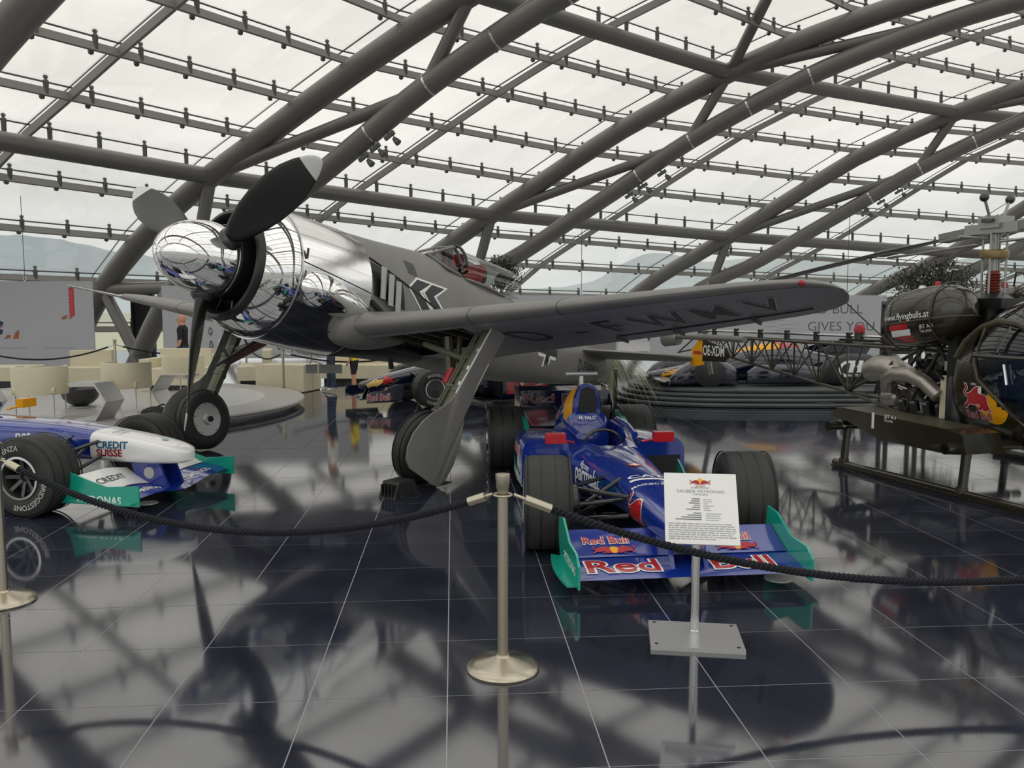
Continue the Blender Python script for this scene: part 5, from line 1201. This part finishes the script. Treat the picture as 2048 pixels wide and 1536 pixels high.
for sgn, dr_ in ((1, -.115), (-1, .0)):
    d = (bd_*sgn+V((0, 0, dr_))).normalized(); sd = bs_*sgn; up_ = d.cross(sd)*1
    B().obox(V((0, 0, 2.51))+d*.40, (.36, .16, .09), (d, sd, up_)).ob('blade_grip', 'heli_grey', he)
    secs = []
    for r in (.45, .7, 1.2, 2, 3, 4, 5, 5.4):
        c = .17 if r < .8 else .26
        secs.append([V((0, 0, 2.50))+d*r+V((0, 0, -.006*r*r*(1 if sgn > 0 else .5)))+sd*(.5-q[0])*c+up_*q[1]*c*.8 for q in foil(10, .12, 0)])
    rb_ = B().loft(secs).ob('rotor_blade', 'heli_grey', he)
    B().tube([V((0, 0, 2.36))+d*.12+bs_*.10, V((0, 0, 2.42))+d*1.25+sd*.04], .014, 8).ob('drag_link', 'rotor_metal', he)
    B().obox(V((0, 0, 2.49))+d*1.3, (.22, .16, .06), (d, sd, up_)).ob('blade_fitting', 'heli_grey', rb_)
for sgn in (1, -1):
    e_ = V((0, 0, 2.60))+bs_*sgn*.10; f_ = e_+bs_*sgn*.10+V((0, 0, .20))
    B().tube([e_, f_], .014, 8).ob('weight_arm', 'rotor_metal', he); B().sph(f_, .045).ob('balance_weight', 'dark_metal', he)
    B().lathe([(.06, 0), (.06, .03), (.02, .035)], 14, V((0, 0, 2.56))+bs_*sgn*.13).ob('damper', 'dark_metal', he)
    B().tube([V((0, 0, 2.40))+bs_*sgn*.06, V((0, 0, 2.40))+bs_*sgn*.55], .014, 8).ob('stabiliser_bar', 'rotor_metal', he)
# engine bay
random.seed(11)
B().loft([oval(x, h, zt, zb, 20, 3) for x, h, zt, zb in ((-.75, .16, 1.10, .66), (-.6, .24, 1.22, .60), (-.2, .26, 1.28, .60), (.08, .24, 1.3, .6))]).ob('engine_block', 'dark_metal', he)
B().box(-.15, .02, -.46, -.30, .58, 1.02).ob('oil_tank', 'cream', he, smooth=0)
B().lathe([(.09, .55), (.09, 1.0), (.07, 1.03)], 16, (.10, -.5, 0)).ob('battery_can', 'black_paint', he)
B().tube([(-1.30, -.30, .98), (-1.16, -.32, 1.03), (-.98, -.33, 1.03), (-.82, -.33, .99), (-.70, -.30, .94)], [.13, .145, .145, .13, .10], 18).ob('exhaust_stack', 'pipe_silver', he)
B().tube([(-.95, -.38, .78), (-.93, -.40, .92), (-.80, -.42, .985), (-.55, -.44, .985), (-.35, -.46, .93), (-.16, -.46, .80)], [.075, .085, .088, .085, .08, .075], 16).ob('intake_duct', 'pipe_silver', he)
B().lathe([(.10, -.14), (.13, -.06), (.13, .08), (.08, .14)], 18, (-1.02, -.2, .70), (1, 0, .2)).ob('starter_drum', 'pipe_silver', he)
for k in range(44):
    a = V((random.uniform(-.9, .05), random.uniform(-.45, .3), random.uniform(.62, 1.35))); b_ = a+V((random.uniform(-.3, .3), random.uniform(-.15, .15), random.uniform(-.3, .3)))
    B().tube([a, (a+b_)/2+V((0, -.06, .05)), b_], random.choice((.009, .012, .018)), 6).ob('engine_pipe', random.choice(('dark_metal', 'black_paint', 'bright_metal', 'olive_mid')), he)
for k in range(24):
    c = V((random.uniform(-.85, .0), random.uniform(-.36, .25), random.uniform(.62, 1.4))); B().obox(c, (random.uniform(.06, .16), random.uniform(.05, .12), random.uniform(.05, .14))).ob('engine_accessory', random.choice(('dark_metal', 'black_paint', 'silver_paint')), he)
B().box(-.02, .09, -.52, .52, .46, 1.48).ob('firewall', 'black_paint', he, smooth=0)
B().loft([oval(x, h, .62, zb, 16, 3) for x, h, zb in ((-.85, .2, .50), (-.6, .34, .44), (.05, .36, .42))]).ob('engine_sump', 'dark_metal', he)
for q in range(5): B().lathe([(.05, 0), (.05, .10), (.03, .12)], 12, (-.75+.17*q, -.34, .60), (0, -.3, 1)).ob('cylinder_pot', 'dark_metal', he)
# tubular frame: engine mount and lattice boom
def strut(a, b_, r=.017, nm='frame_tube', m='dark_olive'): B().tube([a, b_], r, 8).ob(nm, m, he)
mat('dark_olive', (.05, .045, .032), .35, .3)
TL = lambda x, s: V((x, s*lerp(.30, .10, (x+.1)/-5.5), lerp(1.26, 1.27, (x+.1)/-5.5)))
BLo = lambda x: V((x, 0, lerp(.66, 1.06, (x+2.04)/-3.56)))
for s in (-1, 1):
    strut(TL(.1, s), TL(-5.6, s), .018)
    for a, b_ in (((.1, .36*s, .50), (-.30, .32*s, 1.28)), ((-.75, .36*s, .52), (-.30, .32*s, 1.28)), ((.1, .4*s, .50), (-.9, .3*s, .56)), ((-.75, .36*s, .52), (-1.1, .26*s, 1.26)), ((-.9, .3*s, .56), (-2.04, 0, .66)), ((-1.1, .26*s, 1.26), (-2.04, 0, .66)), ((.1, .4*s, .5), (.12, .4*s, 1.45)), ((-.30, .32*s, 1.28), (.05, .2*s, 1.72)), ((-1.1, .26*s, 1.26), (-1.45, .10*s, .70))): strut(a, b_, .021)
strut(BLo(-2.04), BLo(-5.6), .020)
xs_ = [-2.04, -2.6, -3.1, -3.6, -4.1, -4.6, -5.1, -5.6]
for k in range(7):
    for s in (-1, 1):
        strut(BLo(xs_[k]), TL((xs_[k]+xs_[k+1])/2, s), .012, 'boom_brace'); strut(TL((xs_[k]+xs_[k+1])/2, s), BLo(xs_[k+1]), .012, 'boom_brace'); strut(BLo(xs_[k]), TL(xs_[k], s), .011, 'boom_brace')
    strut(TL(xs_[k], -1), TL(xs_[k], 1), .010, 'boom_brace'); strut(TL(xs_[k], -1), TL(xs_[k+1], 1), .009, 'boom_brace')
sh_ = B().tube([(.0, 0, 1.37), (-5.5, 0, 1.355)], .018, 8).ob('drive_shaft', 'bright_metal', he)
for k in range(8):
    x = -.8-.62*k; B().obox((x, 0, 1.34), (.05, .06, .13)).ob('shaft_bearing', 'black_paint', sh_)
B().box(-2.1, -1.55, -.10, .10, 1.30, 1.33).ob('beacon_tray', 'black_paint', he, smooth=0)
bc = B().lathe([(.06, 1.33), (.06, 1.41)], 16, (-1.86, 0, 0)).ob('beacon_base', 'olive_mid', he)
B().lathe([(.065, 1.41), (.068, 1.46), (.045, 1.50), (0, 1.515)], 16, (-1.86, 0, 0)).ob('beacon', 'red_bright', bc)
strut((-1.25, -.05, 1.26), (-1.75, -.32, 1.78), .008, 'whip_antenna', 'black_paint')
# tail surfaces
fn = B().prism([(-3.95, 1.02), (-4.05, 1.13), (-4.72, 1.24), (-4.72, .90), (-4.1, .92)], lambda u, v, w_: (u, w_, v), -.47, -.44).ob('tail_fin', 'olive', he)
B().prism([(-4.72, 1.24), (-4.82, 1.24), (-5.05, 1.06), (-5.02, .95), (-5.08, .84), (-4.95, .80), (-4.72, .84)], lambda u, v, w_: (u, w_, v), -.473, -.437).ob('fin_tip', 'yellow_paint', fn)
B().box(-4.98, -4.74, -.476, -.472, 1.0, 1.05).ob('fin_stripe', 'red_paint', fn, smooth=0)
lettering('OE-XDM', 'white_paint', fn, (-4.70, -.471, 1.0), (1, 0, 0), (0, 0, 1), .215, None, .003, None, .015, .72)
st2 = B().tube([(-5.55, -.55, 1.28), (-5.2, -.47, 1.27), (-3.6, -.47, 1.27)], [.06, .05, .045], 14).ob('stabiliser_tube', 'heli_grey', he)
B().lathe([(.10, -.16), (.15, .05), (.165, .10), (.15, .10), (.09, -.1)], 24, (-5.55, -.55, 1.24), (-.9, -.3, .1)).ob('stabiliser_cone', 'heli_grey', he)
B().obox((-5.75, .16, 1.38), (.12, .14, .16)).ob('tail_gearbox', 'dark_metal', he)
for sgn in (1, -1): B().obox((-5.75, .26, 1.38+.42*sgn), (.12, .02, .75), (V((.95, 0, .3)), V((0, 1, 0)), V((-.3, 0, .95)))).ob('tail_rotor_blade', 'heli_grey', he)
strut((-5.6, 0, 1.06), (-6.3, 0, .95), .014, 'tail_guard'); strut((-5.6, 0, 1.3), (-6.3, 0, .95), .012, 'tail_guard')
# ================================================================ people
def person(name, label, loc, rz, H_, joints, mats_, pick, group='visitors'):
    """one continuous body grown from a skeleton; joints: {name: (xyz, radius, parent)} for a 1.76 m figure"""
    root = thing(name, label, 'person', loc, rz, group); k = H_/1.76
    me = bpy.data.meshes.new('body'); ids = {n: i for i, n in enumerate(joints)}
    me.from_pydata([tuple(c*k for c in q[0]) for q in joints.values()], [(ids[n], ids[q[2]]) for n, q in joints.items() if q[2]], [])
    o = bpy.data.objects.new('body', me); COL.objects.link(o)
    md = o.modifiers.new('skin', 'SKIN'); md.use_smooth_shade = True
    for i, q in enumerate(joints.values()):
        r = q[1]; sv = me.skin_vertices[0].data[i]; sv.radius = (r[0]*k, r[1]*k) if isinstance(r, tuple) else (r*k, r*k); sv.use_root = (i == 0)
    o.modifiers.new('sub', 'SUBSURF').levels = 2
    dg = bpy.context.evaluated_depsgraph_get(); m2 = bpy.data.meshes.new_from_object(o.evaluated_get(dg)); bpy.data.objects.remove(o)
    for m in mats_: m2.materials.append(MATS[m])
    for f_ in m2.polygons:
        c = f_.center/k; f_.material_index = pick(c); f_.use_smooth = True
    return root, ob('body', m2, None, root), k
def skeleton(armL=((.20, -.02, 1.18), (.21, .05, .95), (.215, .10, .87)), armR=((-.20, -.02, 1.18), (-.21, .05, .95), (-.215, .10, .87)), stride=.0, bulk=1.0):
    J = {'pelvis': ((0, 0, .95), (.155*bulk, .115*bulk), None), 'waist': ((0, 0, 1.10), (.145*bulk, .115*bulk), 'pelvis'), 'chest': ((0, .0, 1.30), (.165*bulk, .12*bulk), 'waist'), 'upper': ((0, -.01, 1.42), (.12, .09), 'chest'), 'neck': ((0, 0, 1.52), .056, 'upper'), 'skull': ((0, .015, 1.60), .07, 'neck')}
    for s, nm, A in ((1, 'l', armL), (-1, 'r', armR)):
        J['sh'+nm] = ((.165*s, -.005, 1.42), .065, 'upper'); J['el'+nm] = (A[0], .047, 'sh'+nm); J['wr'+nm] = (A[1], .033, 'el'+nm); J['pa'+nm] = (A[2], (.042, .02), 'wr'+nm)
        w = V(A[1]); p = V(A[2]); d = (p-w).normalized(); sx_ = V((0, 1, 0)); 
        for q in range(4):
            b0 = p+d*.02+sx_*(.03-.02*q); J[f'f{nm}{q}a'] = (tuple(b0), .009, 'pa'+nm); J[f'f{nm}{q}b'] = (tuple(b0+d*(.045-.006*abs(q-1.3))+V((-.006*s, 0, 0))), .0085, f'f{nm}{q}a'); J[f'f{nm}{q}c'] = (tuple(b0+d*(.08-.01*abs(q-1.3))+V((-.02*s, 0, 0))), .0075, f'f{nm}{q}b')
        t0 = w.lerp(p, .55)+sx_*.045; J['th'+nm] = (tuple(t0), .011, 'pa'+nm); J['ti'+nm] = (tuple(t0+d*.045+sx_*.012), .009, 'th'+nm)
        st = stride*s
        J['hp'+nm] = ((.09*s, 0, .88), .10*bulk, 'pelvis'); J['kn'+nm] = ((.10*s, st*.5+.02, .50), .066, 'hp'+nm); J['an'+nm] = ((.10*s, st, .10), .045, 'kn'+nm); J['he'+nm] = ((.10*s, st-.03, .045), .042, 'an'+nm); J['to'+nm] = ((.115*s, st+.16, .035), (.042, .032), 'an'+nm)
    return J
def head(root, k, z=1.60, hair=None, glasses=False, turn=0):
    """face looking along +y"""
    secs = []
    for zz, rx, ry, cy in ((-.125, .03, .035, .055), (-.115, .048, .058, .045), (-.08, .062, .082, .025), (-.04, .070, .092, .012), (0, .074, .098, .005), (.04, .076, .100, .0), (.075, .072, .095, -.004), (.10, .058, .078, -.006), (.115, .035, .05, -.006), (.122, .008, .01, -.006)):
        r_ = []
        for q in range(28):
            a = 2*math.pi*q/28; x = rx*math.cos(a); y = cy+ry*math.sin(a)
            if math.sin(a) > .9 and -.06 < zz < .0: y += .018*(1-abs(zz+.035)/.05)
            r_.append(V((x, y, z+zz+.03))*k)
        secs.append(r_)
    h = B().loft(secs).ob('head', 'skin', root)
    B().loft([[V((x, .098+y, z+.03+zz))*k for x, y in ((-w_, 0), (w_, 0), (0, d_))] for zz, w_, d_ in ((-.005, .006, .006), (-.03, .011, .022), (-.045, .014, .016), (-.05, .010, .002))]).ob('nose', 'skin', h)
    for s in (1, -1):
        B().sph(V((.076*s, -.005, z+.01))*k, tuple(q*k for q in (.012, .022, .032)), 10, 8).ob('ear', 'skin', h)
        B().sph(V((.030*s, .090, z+.022))*k, .010*k, 8, 6).ob('eye', 'deep_black', h)
    B().obox(V((0, .094, z-.058))*k, (.045*k, .012*k, .008*k)).ob('mouth', 'seat_red', h)
    if glasses:
        for s in (1, -1):
            B().tube([V((.032*s+.024*math.cos(a), .108, z+.02+.017*math.sin(a)))*k for a in [2*math.pi*q/14 for q in range(14)]], .003*k, 5, closed=True).ob('spectacle_rim', 'dark_metal', h)
            B().tube([V((.055*s, .105, z+.024))*k, V((.08*s, .0, z+.026))*k], .003*k, 5).ob('spectacle_arm', 'dark_metal', h)
    if hair: B().loft([[V((1.08*.076*c_*math.cos(a), -.012+1.06*.098*c_*math.sin(a), z+.03+zz))*k for a in [2*math.pi*q/24 for q in range(24)]] for zz, c_ in ((.02, 1.0), (.06, 1.03), (.095, .85), (.12, .5), (.13, .1))]).ob('hair', hair, h)
    h.rotation_euler = (0, 0, turn)
    return h
MX, MY = (366-1024)/FPX*18.3, 18.3
r, b_, k = person('person', 'bald man in a black t-shirt and glasses standing behind the cream sofa', (MX, MY, 0), rad(95), 1.60, skeleton(bulk=1.08), ('skin', 'cloth_black', 'denim'), lambda c: 2 if c.z < .98 else (1 if (c.z > 1.14 or abs(c.x) < .175) and c.z < 1.50 else 0))
head(r, k, glasses=True)
g = ground(664, 783)
mat('shoe_white', (.62, .62, .60), .5)
r, b_, k = person('person', 'visitor in blue jeans and white shoes standing under the airplane cowling', (g.x, g.y, 0), rad(100), 1.78, skeleton(stride=.06), ('skin', 'paper_white', 'denim', 'shoe_white'), lambda c: 3 if c.z < .085 else (2 if c.z < 1.0 and abs(c.x) < .19 else (1 if (c.z > 1.14 or abs(c.x) < .175) and c.z < 1.50 else 0)))
head(r, k, hair='bark')
g = ground(709, 785)
r, b_, k = person('person', 'child in a yellow shirt and black shorts under the airplane belly', (g.x, g.y, 0), rad(75), 1.22, skeleton(armL=((.19, .05, 1.18), (.12, .24, 1.18), (.09, .30, 1.22)), stride=.09), ('skin', 'cloth_yellow', 'cloth_black'), lambda c: 2 if c.z < .085 or (.55 < c.z < .97 and abs(c.x) < .19) else (1 if (c.z >= .97 and (c.z > 1.24 or abs(c.x) < .17)) and c.z < 1.50 and c.y < .16 else 0))
head(r, k, hair='bark')
# ================================================================ plants
def olive_tree(p, cz, rx, rz_, n, label, seed, name='olive_tree'):
    random.seed(seed); t = thing(name, label, 'tree', p)
    B().lathe([(.26, 0), (.30, .45), (.27, .45)], 24).ob('pot', 'dark_metal', t)
    B().tube([(0, 0, .4), (.03, .02, .9), (-.03, 0, 1.4), (.02, 0, cz)], [.06, .05, .045, .03], 8).ob('trunk', 'bark', t)
    for k in range(9):
        a = 2*math.pi*k/9; B().tube([(0, 0, cz-.5), (rx*.4*math.cos(a), rx*.4*math.sin(a), cz-.1), (rx*.8*math.cos(a), rx*.8*math.sin(a), cz+rz_*.5*math.sin(k*2))], [.02, .013, .006], 5).ob('branch', 'bark', t)
    b = B()
    for k in range(n):
        d = V((random.gauss(0, 1), random.gauss(0, 1), random.gauss(0, 1))).normalized()*random.random()**.45*(1+.25*math.sin(7*random.random()))
        c = V((d.x*rx, d.y*rx, cz+d.z*rz_)); a = V((random.uniform(-1, 1), random.uniform(-1, 1), random.uniform(-1, 1))).normalized(); s_ = a.cross(V((.3, .2, 1))).normalized()
        l_ = random.uniform(.04, .075); w_ = .014; b.add([c-a*l_, c+s_*w_, c+a*l_, c-s_*w_], [(0, 1, 2, 3)])
    b.ob('foliage', 'leaf', t, smooth=0, recalc=False, kind='stuff')
olive_tree(((1003-1024)/FPX*23, 23, 0), 2.72, .56, .47, 3800, 'olive tree crown behind the airplane canopy', 21)
olive_tree(((1858-1024)/FPX*17.2, 17.2, 0), 2.20, .82, .50, 3600, 'wide olive tree above the helicopter fuel tank', 22)
gp_ = thing('grass_planter', 'steel cylinder planter with drooping ornamental grass beside the podium', 'planter', (1.75, 14.95, 0))
B().lathe([(.19, 0), (.195, .02), (.19, .60), (.20, .62), (.17, .62)], 36).ob('cylinder', 'brass_steel', gp_)
random.seed(9); b = B()
for k in range(200):
    a = random.uniform(0, 6.283); L_ = random.uniform(.6, 1.25); o_ = V((.12*random.random()*math.cos(a), .12*random.random()*math.sin(a), .6)); d = V((math.cos(a), math.sin(a), 0)); s_ = V((-d.y, d.x, 0))*.0035; pts = []
    for q in range(5):
        t = q/4; pts.append(o_+d*(L_*.75*t)+V((0, 0, L_*(1.1*t-1.55*t*t)))+V((.35*t*t*.6, 0, 0)))
    for q in range(4): b.add([pts[q]-s_, pts[q]+s_, pts[q+1]+s_*.7, pts[q+1]-s_*.7], [(0, 1, 2, 3)])
b.ob('grass_blades', 'grass_blade', gp_, smooth=0, recalc=False, kind='stuff')
# ================================================================ spotlights under the inner rib tubes
def spotlight(i, s_, label):
    a = ip(i, s_, crom(s_, INNER)[0]); b2 = ip(i, s_+.3, crom(s_+.3, INNER)[0]); d = (b2-a).normalized(); n_ = d.cross(V((-EX.y, EX.x, 0)));
    if n_.z > 0: n_ = -n_
    t = thing('spotlight', label, 'spotlight', a+n_*.50, 0, 'spotlights clamped under the rib tubes')
    B().obox(V((0, 0, 0)), (.40, .10, .12), (d, d.cross(n_), n_)).ob('ballast', 'bracket_grey', t)
    B().tube([V((0, 0, 0))-n_*.14, V((0, 0, 0))], .03, 8).ob('clamp', 'bracket_grey', t)
    B().tube([d*.12, d*.12+n_*.20], .02, 6).ob('yoke', 'bracket_grey', t)
    B().lathe([(.06, -.12), (.10, .0), (.11, .12), (.08, .12)], 16, d*.12+n_*.28, (d*.3+n_)).ob('lamp_head', 'bracket_grey', t)
where = {0: ('above the propeller', (6.9, 7.35, 7.9)), 1: ('over the middle of the hall', (6.8, 7.4, 8.2)), 2: ('over the helicopter boom', (7.0, 7.7, 8.5))}
for i, (wd, ss) in where.items():
    for q, s_ in zip(('lowest', 'middle', 'highest'), ss): spotlight(i, s_, f'{q} of three dark spotlights under the tube {wd}')
# dark rack behind the helicopter tank
rk = thing('equipment_rack', 'black steel rack behind the helicopter fuel tank', 'rack', (6.2, 13.0, 0), rad(-10))
for x in (-.22, .22):
    for y in (-.2, .2): B().box(x-.03, x+.03, y-.03, y+.03, 0, 1.8).ob('post', 'black_paint', rk, smooth=0)
for z in (.4, 1.0, 1.45, 1.78): B().box(-.25, .25, -.23, .23, z, z+.05).ob('shelf', 'black_paint', rk, smooth=0)
B().box(-.20, .20, -.18, .18, 1.06, 1.40).ob('drawer_unit', 'deep_black', rk, smooth=0)
